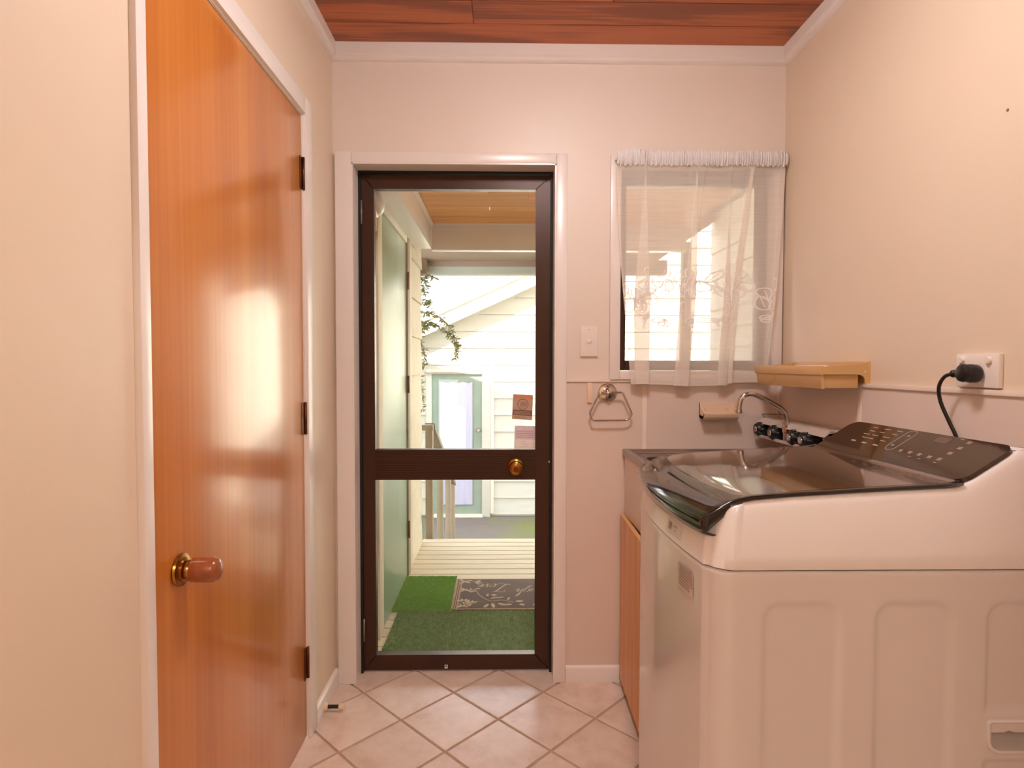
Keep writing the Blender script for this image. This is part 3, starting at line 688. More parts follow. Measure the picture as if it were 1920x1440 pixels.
ringloft('bowl', [i_(.002, .004, .872), i_(0, .004, .874), i_(0, .004, tz - .002), i_(.002, .004, tz), i_(.020, .006, tz), i_(.024, .008, tz - .003), i_(.030, .012, tz - .012), i_(.055, .02, tz - .014),
                  i_(.065, .05, tz - .020), i_(.075, .06, tz - .20), i_(.11, .06, tz - .235), i_(.2, .03, tz - .24)], M['steel'], tb)
box('front_panel', .464, 1.702, .650, .478, 2.218, .871, M['tubwhite'], tb, .001)
box('side_panel', .479, 1.702, .0, 1.04, 1.716, .871, M['tubwhite'], tb, .001); box('side_panel', .479, 2.205, .0, 1.04, 2.2185, .871, M['tubwhite'], tb, .001)
dr = prism('cabinet_door', [(.438, 1.702), (.453, 1.702), (.4635, 2.2175), (.4485, 2.2175)], 'z', .030, .648, M['pine'], tb, .001, label='pine veneer cabinet door standing slightly open')
prism('door_edging', [(.438, 1.702), (.453, 1.702), (.4635, 2.2175), (.4485, 2.2175)], 'z', .6482, .6500, M['pineedge'], dr)
setloc(tb, (.75, 1.96, 0))

# ------------------------------------------------------------------ washing machine
wm = thing('washing_machine', 'white top-load washing machine with smoked glass lid and angled dark control panel', 'washing machine')
Y0, Y1, X0, X1 = 1.085, 1.668, .392, 1.030
def foot(nside=150, nfront=60, rad=.048, bulge=.022):
    """footprint outline, near side first: back-right corner -> front -> far side -> back. returns (x, y, tag)"""
    o = []
    xs, xe = X1 - .02, X0 + rad + .002
    for k in range(nside + 1): o.append((xs + (xe - xs) * k / nside, Y0, 'n'))
    def xf(y): t = (y - (Y0 + Y1) / 2) / ((Y1 - Y0) / 2); return X0 - bulge * (1 - t * t)
    # corner near front
    yc, r = Y0 + rad, rad
    for k in range(1, 10):
        a = -PI / 2 - (PI / 2) * k / 10 * .86
        o.append((xe - .002 + (r) * math.cos(a) * 1.0, yc + r * math.sin(a), 'c'))
    for k in range(nfront + 1):
        y = yc - .012 + (Y1 - Y0 - 2 * rad + .024) * k / nfront; o.append((xf(y), y, 'f'))
    m = [(x, Y0 + Y1 - y, 'c') for x, y, t in reversed(o[nside + 1:nside + 10])]; o += m
    for k in range(13): o.append((xe + (xs - xe) * k / 12, Y1, 's'))
    for k in range(1, 5): a = PI / 2 - (PI / 2) * k / 5; o.append((xs + .02 * math.cos(a), Y1 - .02 + .02 * math.sin(a), 'b'))
    for k in range(7): o.append((X1, Y1 - .02 - (Y1 - Y0 - .04) * k / 6, 'b'))
    for k in range(1, 5): a = -(PI / 2) * k / 5; o.append((xs + .02 * math.cos(a), Y0 + .02 + .02 * math.sin(a), 'b'))
    return o
FP = foot()
def sdrr(x, z, cx, hw, zt, zb, r):
    cz, hz = (zt + zb) / 2, (zt - zb) / 2
    qx, qz = abs(x - cx) - hw + r, abs(z - cz) - hz + r
    return math.hypot(max(qx, 0), max(qz, 0)) + min(max(qx, qz), 0) - r
def sm(t): t = min(max(t, 0), 1); return t * t * (3 - 2 * t)
HX, HZ, HW, HH = .969, .511, .052, .034
def emboss(x, z):
    d = 0
    for cx in (.563, .776, .989):
        s = sdrr(x, z, cx, .081, .776, .10, .042); d = max(d, .0075 * sm(-s / .020))
    s = sdrr(x, z, HX, HW + .005, HZ + HH + .005, HZ - HH - .005, .02)
    if s < .02: d = d * sm(s / .02) if s > 0 else 0
    s = sdrr(x, z, HX, HW - .006, HZ + HH - .006, HZ - HH + .006, .016); d = max(d, .05 * sm(-s / .006))
    return d
rows = [.022, .024] + [.03 + (.823 - .03) * k / 198 for k in range(199)] + [.8265, .8285]
rings = []
for z in rows:
    ins = 0
    if z < .023: ins = .01
    if z > .8275: ins = .006
    elif z > .8255: ins = .0015
    cxm, cym = (X0 + X1) / 2, (Y0 + Y1) / 2
    rg = []
    for x, y, t in FP:
        dx, dy = (cxm - x), (cym - y); l = math.hypot(dx, dy)
        yy = y + emboss(x, z) if t == 'n' else y
        rg.append((x + dx / l * ins, yy + dy / l * ins, z))
    rings.append(rg)
ringloft('cabinet', rings, M['enamel'], wm, angle=R_(60))
# top shell with sloping profile
PROF = [(.36, .902), (.372, .906), (.381, .913), (.392, .925), (.405, .936), (.42, .945), (.44, .9525), (.460, .9575), (.49, .9615), (.56, .9675), (.657, .9735), (.76, .979), (.868, .984), (.884, .9885), (.90, .9975), (.965, .0390 + 1), (.985, 1.0525), (.994, 1.0590), (1.03, 1.0600)]
def top(x):
    if x <= PROF[0][0]: return PROF[0][1]
    for (a, za), (c, zc) in zip(PROF, PROF[1:]):
        if x <= c: return za + (zc - za) * (x - a) / (c - a)
    return PROF[-1][1]
def xfr(y): t = (y - (Y0 + Y1) / 2) / ((Y1 - Y0) / 2); return -.022 * (1 - t * t)
rings = []
cxm, cym = (X0 + X1) / 2, (Y0 + Y1) / 2
N_ = 16
def shellring(hf, inset):
    rg = []
    for x, y, t in FP:
        dx, dy = (cxm - x), (cym - y); l = math.hypot(dx, dy)
        x2, y2 = x + dx / l * inset, y + (dy / l * inset if t not in 'ns' else math.copysign(inset, dy))
        ztop = top(x2 - xfr(y2) * (1 if x2 < .6 else 0)) - .004
        if t in 'cf' and x2 < .46: ztop = min(ztop, max(.893, top(x2 - xfr(y2)) - .006))
        rg.append((x2, y2, .8305 + (ztop - .8305) * hf))
    return rg
rings = [shellring(0, .005), shellring(0.004, .0012), shellring(.015, 0)]
for hf, ins in ((.2, .0030), (.4, .0070), (.6, .0115), (.78, .0165), (.88, .0195), (.94, .022), (.98, .0250), (.995, .028), (1, .031)): rings.append(shellring(hf, ins))
for s in (.90, .75, .5, .25, .05):
    rg = []
    for (x, y, z) in rings[11]:
        x2, y2 = x, cym + (y - cym) * s; rg.append((x2, y2, z if x2 < .6 else z))
    rings.append(rg)
ringloft('top_shell', rings[:12], M['shell'], wm, False, angle=R_(50))
# deck under lid/panel: strip surface across y
vs = []; fs = []; near = [p for p, q in zip(rings[11], FP) if q[2] == 'n'][::6]
for (x, y, z) in near: vs += [(x, y - .001, z - .0012), (x, Y0 + Y1 - y + .001, z - .0012)]
k0 = len(vs); zb_ = max(p[2] for p in rings[11])
vs += [(near[0][0] + .001, near[0][1] - .003, near[0][2]), (near[0][0] + .001, Y0 + Y1 - near[0][1] + .003, near[0][2]), (X1 - .028, near[0][1] - .003, zb_), (X1 - .028, Y0 + Y1 - near[0][1] + .003, zb_)]
fs.append((k0, k0 + 1, k0 + 3, k0 + 2))
for i in range(len(near) - 1): fs.append((2 * i, 2 * i + 1, 2 * i + 3, 2 * i + 2))
mesh('deck_plate', vs, fs, M['shell'], wm, True)
# lid: dark glossy slab, curved front
def lidshape(x0, y0, y1, xb, rad, inset=0, n=36):
    """outline (x,y) of lid: bulged front with rounded corners"""
    o = [(xb, y0)]
    for k in range(1, 12): o.append((xb + (x0 + rad - xb) * k / 12, y0))
    for k in range(9):
        a = -PI / 2 - (PI / 2) * k / 8; o.append((x0 + rad + rad * math.cos(a), y0 + rad + rad * math.sin(a)))
    m = (y0 + y1) / 2; h = (y1 - y0) / 2 - rad
    for k in range(1, n): y = m - h + 2 * h * k / n; o.append((x0 - .020 * (1 - ((y - m) / h) ** 2), y))
    for k in range(9):
        a = -PI - (PI / 2) * k / 8; o.append((x0 + rad + rad * math.cos(a), y1 - rad + rad * math.sin(a)))
    for k in range(1, 12): o.append((x0 + rad + (xb - x0 - rad) * k / 12, y1))
    o.append((xb, y1)); return o
def lz(x, y): return top(x - xfr(y) * sm((.62 - x) / .2))
LB = .8815
lo = lidshape(.380, 1.108, 1.645, LB, .014); li = lidshape(.382, 1.1095, 1.6435, LB, .014)
def ringz(sh, dz): return [(x, y, lz(x, y) + dz) for x, y in sh]
rings = [ringz(lidshape(.382, 1.1105, 1.6425, LB, .014), -.003), ringz(lo, -.001), ringz(lo, .003), ringz(li, .0045)]
for q, w in ((.40, .018), (.425, .03), (.45, .04)): rings.append(ringz(lidshape(q, 1.1115 + w * .25, 1.6415 - w * .25, LB, .03), .0045))
n = len(lo); vs = [p for r in rings for p in r]; fs = []
for i in range(len(rings) - 1):
    for j in range(n): fs.append((i * n + j, i * n + (j + 1) % n, (i + 1) * n + (j + 1) % n, (i + 1) * n + j))
lid = mesh('lid', vs, fs, M['blackgloss'], wm, True, label='dark gloss lid frame')
# glass: grid between near and far edges, follows lz
gx0 = .452; vs = []; fs = []; gn, gm = 26, 24
for i in range(gn + 1):
    for j in range(gm + 1):
        y = 1.1215 + (1.6315 - 1.1215) * j / gm; t = (y - cym) / .262
        xs = gx0 - .020 * (1 - t * t) + .03 * max(0, abs(t) - .85) ** 1.5 * 8
        x = xs + (LB - .001 - xs) * i / gn; vs.append((x, y, lz(x, y) + .0047 if i else lz(x, y) + .0040))
fs = [(i * (gm + 1) + j, i * (gm + 1) + j + 1, (i + 1) * (gm + 1) + j + 1, (i + 1) * (gm + 1) + j) for i in range(gn) for j in range(gm)]
mesh('glass_panel', vs, fs, M['smoke'], lid, True, label='smoked glass window of the lid')
# black lip below the lid's front edge
fr = [(x, y) for x, y in lidshape(.382, 1.110, 1.643, LB, .014) if x < .475]
vs = []; fs = []
for x, y in fr:
    vs += [(x + .002, y, lz(x, y) + .002), (x - .003, y, lz(x, y) - .004), (x + .001, y, lz(x, y) - .026 * sm((.475 - x) / .09) - .003), (x + (.030 if x < .39 else 0), y + (0 if x < .39 else .02 * (1 if y < 1.3 else -1)), lz(x, y) - .034 * sm((.475 - x) / .09) - .003)]
for i in range(len(fr) - 1):
    for k in range(3): fs.append((4 * i + k, 4 * i + k + 1, 4 * i + 4 + k + 1, 4 * i + 4 + k))
mesh('grip', vs, fs, M['blackgloss'], lid, True, label='black lid grip lip')
# console
P0 = Vector((.882, 0, .9885)); D1 = Vector((.105, 0, .067)); D1L = D1.length; D1n = D1.normalized(); Nn = Vector((-D1n.z, 0, D1n.x))
def cpn(a, y, h=0): return P0 + D1n * a + Vector((0, y, 0)) + Nn * h
def cpoly(name, outl, h0, h1, m, par, **k):
    n = len(outl); vs = [cpn(a, y, h0) for a, y in outl] + [cpn(a, y, h1) for a, y in outl]
    fs = [tuple(range(n)), tuple(range(n, 2 * n))] + [(i, (i + 1) % n, n + (i + 1) % n, n + i) for i in range(n)]
    return mesh(name, vs, fs, m, par, **k)
con = cpoly('control_panel', rr2(.0005, 1.114, .1250, 1.634, (.026, .022, .030, .004)), -.003, .0045, M['console'], wm, label='dark glossy control panel with pale legends')
def dash(a, y, w, h, m=M['legend'], nm='legend'): return cpoly(nm, [(a - h, y - w), (a + h, y - w), (a + h, y + w), (a - h, y + w)], .0046, .0048, m, con)
for a, y in [(0.1112, 1.5205), (0.1117, 1.4744), (0.112, 1.4279), (0.0964, 1.5143), (0.0968, 1.4761), (0.0976, 1.4295), (0.082, 1.5191), (0.0819, 1.4846), (0.0823, 1.441), (0.0679, 1.5068), (0.0675, 1.4837), (0.0675, 1.4359)]:
    dash(a, y, .0095 if int(y * 1e4) % 2 else .012, .0010)
for a, y in [(.0483, 1.5296), (.0477, 1.484), (.0477, 1.4386)]:
    dash(a, y, .009, .0022); 
for a, y in [(.0476, 1.3454), (.0477, 1.3148), (.0475, 1.2844), (.0468, 1.2525), (.0468, 1.2233), (.0706, 1.2199), (.0911, 1.2163), (.1128, 1.2142)]:
    dash(a - .003, y, .0058, .0009); dash(a + .0, y, .0050, .0009); dash(a + .003, y, .0058, .0009)
for a, y in [(.0339, 1.2228), (.0351, 1.3007), (.0343, 1.2693), (.119, 1.2389), (.0613, 1.3892), (.0585, 1.3892), (.1026, 1.3837), (.0998, 1.384)]: dash(a, y, .0045, .0009)
for i in range(6):
    for j in range(5): dash(.062 + j * .0088, 1.345 - i * .019, .0040, .0006, M['legenddim'])
cpoly('display', [(.0965, 1.2610), (.1165, 1.2610), (.1165, 1.3020), (.0965, 1.3020)], .0046, .0049, M['legenddim'], con, label='grey display window')
cap = rr2(.0412, 1.3700, .1225, 1.4020, .0155, 6)
tv, tf = tube_v([tuple(cpn(a, y, .0047)) for a, y in cap], .0007, 5, closed=True); mesh('outline', tv, tf, M['legend'], con, True)
# front badge and label, laid on the bulged front
def fxt(y, z, off):
    t = (y - cym) / ((Y1 - Y0) / 2); k = 0
    if z > .83: hf = (z - .8305) / (.90 - .8305); k = .0006 + .0125 * hf
    return X0 - .022 * (1 - t * t) + k - off
def patch(name, y0, y1, z0, z1, m, par, off=.0012, **k):
    vs = []; n = 6
    for i in range(n + 1):
        y = y0 + (y1 - y0) * i / n
        vs += [(fxt(y, z0, off), y, z0), (fxt(y, z1, off), y, z1)]
    fs = [(2 * i, 2 * i + 1, 2 * i + 3, 2 * i + 2) for i in range(n)]
    return mesh(name, vs, fs, m, par, **k)
bd = patch('badge', 1.235, 1.325, .842, .872, M['enamel'], wm, .0016)
patch('energy_mark', 1.292, 1.312, .850, .866, M['sticker_grey'], bd, .0022); patch('text_line', 1.262, 1.280, .860, .864, M['sticker_grey'], bd, .0022); patch('text_line', 1.266, 1.276, .852, .855, M['sticker_grey'], bd, .0022)
lb = patch('rating_label', 1.160, 1.235, .748, .800, M['paper'], wm, .0014, label='grey printed rating label')
for k in range(8): patch('text_line', 1.163 + (.012 if k > 5 else 0), 1.232, .795 - k * .0058, .798 - k * .0058, M['sticker_grey'], lb, .0020)
# hand grip on the near side
rings = []
gz = lambda e: rr2(HX - HW + e, HZ - HH + e, HX + HW - e, HZ + HH - e, (max(.028 - e, .004), max(.028 - e, .004), max(.010 - e, .003), max(.010 - e, .003)), 6)
for e, y in ((0, Y0 + .003), (.001, Y0 - .003), (.004, Y0 - .005), (.008, Y0 - .003), (.010, Y0 + .004), (.014, Y0 + .026), (.022, Y0 + .036)): rings.append([(x, y, z) for x, z in gz(e)])
hg = ringloft('hand_grip', rings, M['enamel'], wm)
prism('grip_flap', [(HX - HW + .009, HZ + HH - .009), (HX - HW + .009, HZ + HH - .024)] + [(HX - .018, HZ + HH - .024), (HX - .010, HZ + HH - .020), (HX + .002, HZ + HH - .024)] + [(HX + HW - .009, HZ + HH - .024), (HX + HW - .009, HZ + HH - .009)], 'y', Y0 - .002, Y0 + .010, M['enamel'], hg, .0008)
for x in (.46, .97):
    for y in (1.14, 1.61): lathe('foot', [(0, .022), (.004, .024), (.016, .022), (.024, .012)], (x, y, 0), (0, 0, 1), M['blackplastic'], wm)
setloc(wm, (.71, 1.376, 0))

# ------------------------------------------------------------------ power outlet, plug and cord
po = thing('power_outlet', 'white double power outlet on the right wall above the lining', 'power outlet')
box('plate', XR - .011, 1.236, 1.1655, XR - .0001, 1.355, 1.2405, M['whiteplastic'], po, .003)
for y in (1.337, 1.262): lathe('switch', [(0, .0085), (.004, .0085), (.0065, .007)], (XR - .011, y, 1.226), (-1, 0, 0), M['whiteplastic'], po)
box('socket_face', XR - .0118, 1.325, 1.186, XR - .0108, 1.348, 1.212, M['soap'], po)
setloc(po, (XR, 1.295, 1.1655))
pg = thing('power_plug', 'black round plug with a cord hanging down behind the washing machine', 'plug')
lathe('plug_body', [(0, .017), (.004, .020), (.020, .0205), (.024, .0185), (.027, .0185), (.030, .0205), (.036, .019), (.041, .012)], (XR - .0125, 1.290, 1.196), (-1, .05, .05), M['blackplastic'], pg)
lathe('strain_relief', [(0, .011), (.012, .009), (.020, .007), (.022, .0085), (.028, .0085), (.030, .005)], (XR - .036, 1.300, 1.198), (-.12, 1, -.10), M['blackplastic'], pg)
tube('cord', smoothpts([(XR - .040, 1.324, 1.195), (XR - .044, 1.345, 1.189), (XR - .046, 1.360, 1.165), (XR - .040, 1.362, 1.130), (XR - .028, 1.350, 1.085), (XR - .018, 1.338, 1.045), (XR - .014, 1.335, .99), (XR - .014, 1.335, .80), (XR - .014, 1.335, .30)], 5), .0042, M['blackplastic'], pg, 10)
setloc(pg, (XR - .012, 1.29, 1.196))

# ------------------------------------------------------------------ door stop
ds = thing('door_stop', 'cream and black door stop on the left baseboard', 'door stop')
lathe('base', [(0, .015), (.004, .015), (.012, .010)], (XL + .014, 2.035, .024), (1, 0, 0), M['soap'], ds)
lathe('shaft', [(.012, .0062), (.050, .0062)], (XL + .014, 2.035, .024), (1, 0, 0), M['blackplastic'], ds)
lathe('bumper', [(.050, .009), (.052, .010), (.066, .010), (.069, .007)], (XL + .014, 2.035, .024), (1, 0, 0), M['soap'], ds)
setloc(ds, (XL + .014, 2.035, .024))

# ceiling lamp (above the viewer)
cl = thing('ceiling_light', 'round ceiling light fitting over the middle of the laundry', 'lamp')
lathe('base', [(0, .15), (.02, .15), (.025, .14)], (*LAMP, H), (0, 0, -1), M['whiteplastic'], cl)
lathe('diffuser', [(.025, .14), (.06, .135), (.09, .11), (.105, .06), (.108, .01)], (*LAMP, H), (0, 0, -1), M['lampglow'], cl)
setloc(cl, (*LAMP, H))
hl = thing('hall_fill_light', 'unseen round fill light added in the hallway to brighten the room', 'lamp')  # added out of view to brighten the lower room through the doorway
lathe('base', [(0, .17), (.02, .17), (.025, .16)], (0, -1.35, H), (0, 0, -1), M['whiteplastic'], hl)
lathe('diffuser', [(.025, .16), (.06, .155), (.10, .13), (.12, .07), (.125, .01)], (0, -1.35, H), (0, 0, -1), M['hallfill'], hl)
setloc(hl, (0, -1.35, H))

# =================================================================== OUTSIDE
DZK = -.03
deck = thing('deck', 'weathered timber porch decking outside the back door', 'deck', kind='structure')
y = 2.412; k = 0
while y < 4.20:
    b = bmesh.new(); abox(b, -.98, -.0402, -.022, .98, .0402, 0, .002)
    fin('deck_board', b, M['deck'], deck, loc=(.42, y + .0415, DZK)); y += .090
box('joist', -.53, 2.38, -.17, -.49, 4.19, -.053, M['rail'], deck); box('joist', 1.32, 2.38, -.17, 1.36, 4.19, -.053, M['rail'], deck)
box('fascia', -.56, 4.205, -.25, 1.40, 4.23, -.035, M['rail'], deck)
ground = st(box('ground', -9, 2.4, -1.10, 9, 30, -1.0, M['asphalt']), 'grey asphalt yard with patches of moss below the deck', 'ground')
wp = st(multi('wall_porch_left', [(-.80, YO, -1.0, -.575, 4.13, 2.12), (-.80, 4.13, -1.0, -.70, 4.14, 2.12)], M['cream_ext']), 'cream weatherboard porch wall with the sage green door', 'wall')
z = -.05; k = 0
while z < 2.1:
    for (a, c) in (((3.635, 4.135),) if z < 1.93 else ((2.37, 4.135),)):
        z1 = min(z + .245, 2.118)
        prism('weatherboard', [(-.5755, z), (-.553, z), (-.556, z + .01), (-.568, z1), (-.5755, z1)], 'y', a, c, M['cream_ext'], wp)
    z += .240
# sage door in the porch wall
d3 = thing('door_3', 'sage green flush door in the cream porch wall', 'door', kind='structure')
box('leaf', -.577, 2.732, -.02, -.556, 3.450, 1.915, M['green'], d3, .001)
box('jamb', -.577, 2.640, -.028, -.548, 2.730, 2.01, M['cream_ext'], d3, .003); box('jamb', -.577, 3.452, -.028, -.546, 3.530, 2.01, M['rail'], d3, .003)
box('architrave', -.577, 3.531, -.028, -.550, 3.632, 2.01, M['cream_ext'], d3, .003); box('head', -.577, 2.731, 1.917, -.548, 3.451, 2.01, M['cream_ext'], d3, .003)
for zc in (1.1, .25, 1.7): mesh('hinge', *tube_v([(-.545, 3.452, zc - .05), (-.545, 3.452, zc + .05)], .007, 8), M['antique'], d3, True)
setloc(d3, (-.565, 3.09, -.03))
pl = thing('porch_lamp', 'small round white bulkhead lamp beside the sage green door', 'lamp')
lathe('base', [(0, .055), (.012, .055), (.016, .05)], (-.553, 2.585, 1.905), (1, 0, 0), M['white'], pl)
lathe('dome', [(.016, .047), (.03, .042), (.04, .028), (.045, .01)], (-.553, 2.585, 1.905), (1, 0, 0), M['whiteplastic'], pl)
setloc(pl, (-.553, 2.585, 1.905))
box('mounting_board', -.577, 2.45, 1.80, -.553, 2.638, 2.01, M['cream_ext'], wp)
wpr = st(multi('wall_porch_right', [(1.86, YO, -1.0, 2.0, 5.25, 2.5)], M['cream_ext']), 'cream weatherboard wall closing the right side of the porch', 'wall')
z = -.95
while z < 2.4:
    prism('weatherboard', [(1.861, z), (1.838, z), (1.841, z + .01), (1.852, z + .17), (1.861, z + .17)], 'y', YO, 5.24, M['cream_ext'], wpr); z += .165
wph = st(multi('wall_porch_house', [(1.17, 2.365, -1, 1.855, 2.385, 2.5)], M['cream_ext']), 'cream outer wall beside the window', 'wall')
# porch roof: soffit, gutter, beams, main roof
pr = thing('porch_roof', 'porch roof with flat soffit, pale gutter and raking timber beam', 'roof', kind='structure')
box('soffit', -.98, 3.861, 2.118, 1.20, 5.20, 2.135, M['soffit'], pr)
for k in range(11):  # solid planks in place of the room ceiling's reflection in the door glass
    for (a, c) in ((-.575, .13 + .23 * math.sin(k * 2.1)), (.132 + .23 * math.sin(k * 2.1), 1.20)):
        box('reflection_plank', a, 2.362 + k * .130, 2.112, c, 2.362 + k * .130 + .1275, 2.128, M['reflectwood'], pr, .001)
box('reflection_beam', -.449, 3.792, 1.945, 1.18, 3.860, 2.108, M['white'], pr, .002)  # beam and trim shaped for the reflected wall top and its moulding
box('reflection_trim', -.449, 3.778, 2.094, 1.18, 3.791, 2.110, M['white'], pr, .002)
box('reflection_side_beam', -.552, 2.364, 1.950, -.450, 3.79, 2.110, M['white'], pr, .002)  # solid shape for the reflected left wall and its cornice
prism('reflection_side_trim', [(-.449, 2.110), (-.435, 2.110), (-.435, 2.102), (-.449, 2.085)], 'y', 2.364, 3.777, M['white'], pr)
box('fascia_board', -.98, 5.20, 2.075, 1.18, 5.225, 2.20, M['soffit'], pr, .002)
prism('gutter', [(5.227, 2.085), (5.227, 2.010), (5.235, 2.005), (5.310, 2.005), (5.320, 2.02), (5.326, 2.085), (5.318, 2.088), (5.312, 2.03), (5.30, 2.016), (5.24, 2.016), (5.236, 2.085)], 'x', -.95, .302, M['gutter'], pr)
for x in (-.955, .300): box('gutter_end', x, 5.226, 2.003, x + .006, 5.326, 2.09, M['gutter'], pr)
box('lower_beam', .300, 5.10, 1.995, 1.42, 5.19, 2.118, M['soffit'], pr, .002)
prism('raking_beam', [(1.15, 1.985), (1.87, 2.485), (1.87, 2.72), (1.15, 2.20)], 'y', 5.12, 5.19, M['soffit'], pr, .002)
prism('gable_board', [(1.0, 2.136), (1.15, 2.15), (1.86, 2.66), (1.86, 2.57), (1.86, 2.60), (1.0, 2.93)], 'y', 5.20, 5.22, M['soffit'], pr)
box('bracket', -.72, 5.06, 1.99, -.64, 5.19, 2.117, M['stem'], pr, .002)
for (x0, x1) in ((1.560, 1.635),): box('post', x0, 5.12, -1.0, x1, 5.19, 2.28, M['rail'], pr, .002)
setloc(pr, (.3, 3.8, 2.1))
# main gable roof over our house
mr = thing('main_roof', 'gabled metal roof over the house', 'roof', kind='structure')
prism('roof_slope', [(-2.2, 4.127), (2.45, 2.337), (2.45, 2.437), (-2.2, 4.227)], 'y', -3, 5.36, M['roofing'], mr)
prism('roof_slope', [(-2.2, 4.127), (-2.2, 4.227), (-7, 2.437), (-7, 2.337)], 'y', -3, 5.36, M['roofing'], mr)
setloc(mr, (-2.2, 1.2, 4.1))
# handrail
hr = thing('handrail', 'olive grey timber handrail descending from the deck beside the sage green door', 'handrail')
box('cap_rail', -.66, 4.235, .742, -.496, 4.310, .782, M['rail'], hr, .003)
for y, zt_, zb_ in ((4.235, .742, -.95), (4.96, .478, -1.0), (5.72, .165, -1.0)):
    box('post', -.550, y, zb_, -.500, y + .075, zt_, M['rail'], hr, .002)
prism('sloping_rail', [(4.312, .748), (4.312, .790), (6.30, -.030), (6.30, -.075)], 'x', -.560, -.490, M['rail'], hr, .002)
box('post', -.550, 6.20, -1.0, -.500, 6.275, -.04, M['rail'], hr, .002)
setloc(hr, (-.525, 5.2, -1.0))

# artificial turf mats
def turf(name, x0, y0, x1, y1, h, m, label, n, seed, notch=None):
    r = random.Random(seed)
    t = thing(name, label, 'mat', ((x0 + x1) / 2, (y0 + y1) / 2, DZK))
    cx, cy = (x0 + x1) / 2, (y0 + y1) / 2
    box('backing', x0 - cx, y0 - cy, .0, x1 - cx, y1 - cy, .006, m, t, .002)
    vs = []; fs = []
    for _ in range(n):
        x, y = r.uniform(x0, x1) - cx, r.uniform(y0, y1) - cy; a = r.uniform(0, 6.28); l = h * r.uniform(.7, 1.2); w = .0016
        dx, dy = math.cos(a) * w, math.sin(a) * w; tx, ty = r.uniform(-.005, .005), r.uniform(-.005, .005); i = len(vs)
        vs += [(x - dx, y - dy, .005), (x + dx, y + dy, .005), (x + tx, y + ty, .005 + l)]; fs.append((i, i + 1, i + 2))
    me = bpy.data.meshes.new('pile'); me.from_pydata(vs, [], fs); me.materials.append(m)
    o = bpy.data.objects.new('pile', me); link(o, t); o['kind'] = 'stuff'
turf('turf_mat', -.520, 2.515, .90, 2.945, .012, M['turf_a'], 'dull green artificial turf mat nearest the back door', 42000, 1)
turf('turf_mat', -.555, 2.950, -.262, 3.430, .010, M['turf_b'], 'brighter green turf square between sage door and doormat', 24000, 2)
# doormat
dm = thing('doormat', 'dark brown doormat with cream leaf sprays and script lettering', 'doormat')
mx0, mx1, my0, my1, mz = -.258, .520, 2.952, 3.385, DZK
box('base', mx0, my0, mz, mx1, my1, mz + .010, M['doormat'], dm, .003)
for q in ((0, .010), (.014, .020), (.024, .034)):
    for (a0, b0, a1, b1) in ((mx0 + q[0], my0 + q[0] * .4, mx0 + q[1], my1 - q[0] * .4), (mx1 - q[1], my0 + q[0] * .4, mx1 - q[0], my1 - q[0] * .4)):
        box('border', a0 + .001, b0 + .003, mz + .0100, a1, b1 - .003, mz + .0104, M['matborder'], dm)
for (a, c) in ((my0 + .003, my0 + .013), (my1 - .013, my1 - .003)): box('border', mx0 + .004, a, mz + .0100, mx1 - .004, c, mz + .0104, M['matborder'], dm)
def pleaf(x, y, a, l, w):
    return [(x + l * .5 * (1 - math.cos(t)) * math.cos(a) - w * math.sin(t) * math.sin(a), y + l * .5 * (1 - math.cos(t)) * math.sin(a) + w * math.sin(t) * math.cos(a)) for t in [2 * PI * k / 10 for k in range(10)]]
def spray(ctrl, leaves, name='leaf_spray'):
    vs = []; fs = []; z = mz + .0106
    P = [(p.x, p.y) for p in smoothpts([(x, y, 0) for x, y in ctrl], 6)]
    for i in range(len(P)):
        a = Vector(P[min(i + 1, len(P) - 1)]) - Vector(P[max(i - 1, 0)]); a.normalize(); vs += [(P[i][0] - a.y * .0022, P[i][1] + a.x * .0022, z), (P[i][0] + a.y * .0022, P[i][1] - a.x * .0022, z)]
    fs += [(2 * i, 2 * i + 1, 2 * i + 3, 2 * i + 2) for i in range(len(P) - 1)]
    for (x, y, a, l, w) in leaves:
        i0 = len(vs); pl_ = pleaf(x, y, a, l * .85, w * .75); vs += [(q[0], q[1], z + .0002) for q in pl_]; fs.append(tuple(range(i0, i0 + len(pl_))))
    return mesh(name, vs, fs, M['matprint'], dm)
rs = random.Random(3)
spray([(-.20, 3.20), (-.15, 3.215), (-.115, 3.13), (-.06, 3.06), (.0, 3.07), (.06, 3.04)],
      [(-.16, 3.215, 2.6, .05, .010), (-.15, 3.225, .3, .04, .010), (-.14, 3.20, 3.6, .05, .01), (-.06, 3.09, .5, .05, .009), (-.05, 3.12, .9, .045, .009), (-.08, 3.12, 1.4, .045, .009), (-.03, 3.10, .3, .05, .009), (-.06, 3.14, .2, .045, .009), (.03, 3.07, 1.3, .045, .009), (.07, 3.05, .2, .05, .014), (.09, 3.02, -.6, .04, .013), (-.02, 3.03, -.6, .06, .013), (-.05, 3.03, -1.4, .07, .013), (-.07, 3.02, -2.0, .06, .013), (0.01, 3.01, .1, .05, .012)])
spray([(-.225, 3.02), (-.19, 3.04), (-.15, 3.05), (-.10, 3.055)],
      [(-.20, 3.05, a, .05, .010) for a in (.6, 1.2, 1.9, 2.6, -.6, -1.3)] + [(-.16, 3.03, a, .045, .010) for a in (.5, 1.3, 2.2, 3.6, 4.5)])
spray([(-.225, 2.975), (-.20, 2.985), (-.17, 2.98)], [(-.20, 2.985, a, .04, .010) for a in (.4, 1.2, 2.1, 2.9)])
spray([(-.225, 3.33), (-.19, 3.345), (-.14, 3.33)], [(-.21, 3.34, a, .05, .011) for a in (.4, -.7, 2.4, -2.2)] + [(-.15, 3.33, a, .045, .013) for a in (-.2, .7, -1.0)])
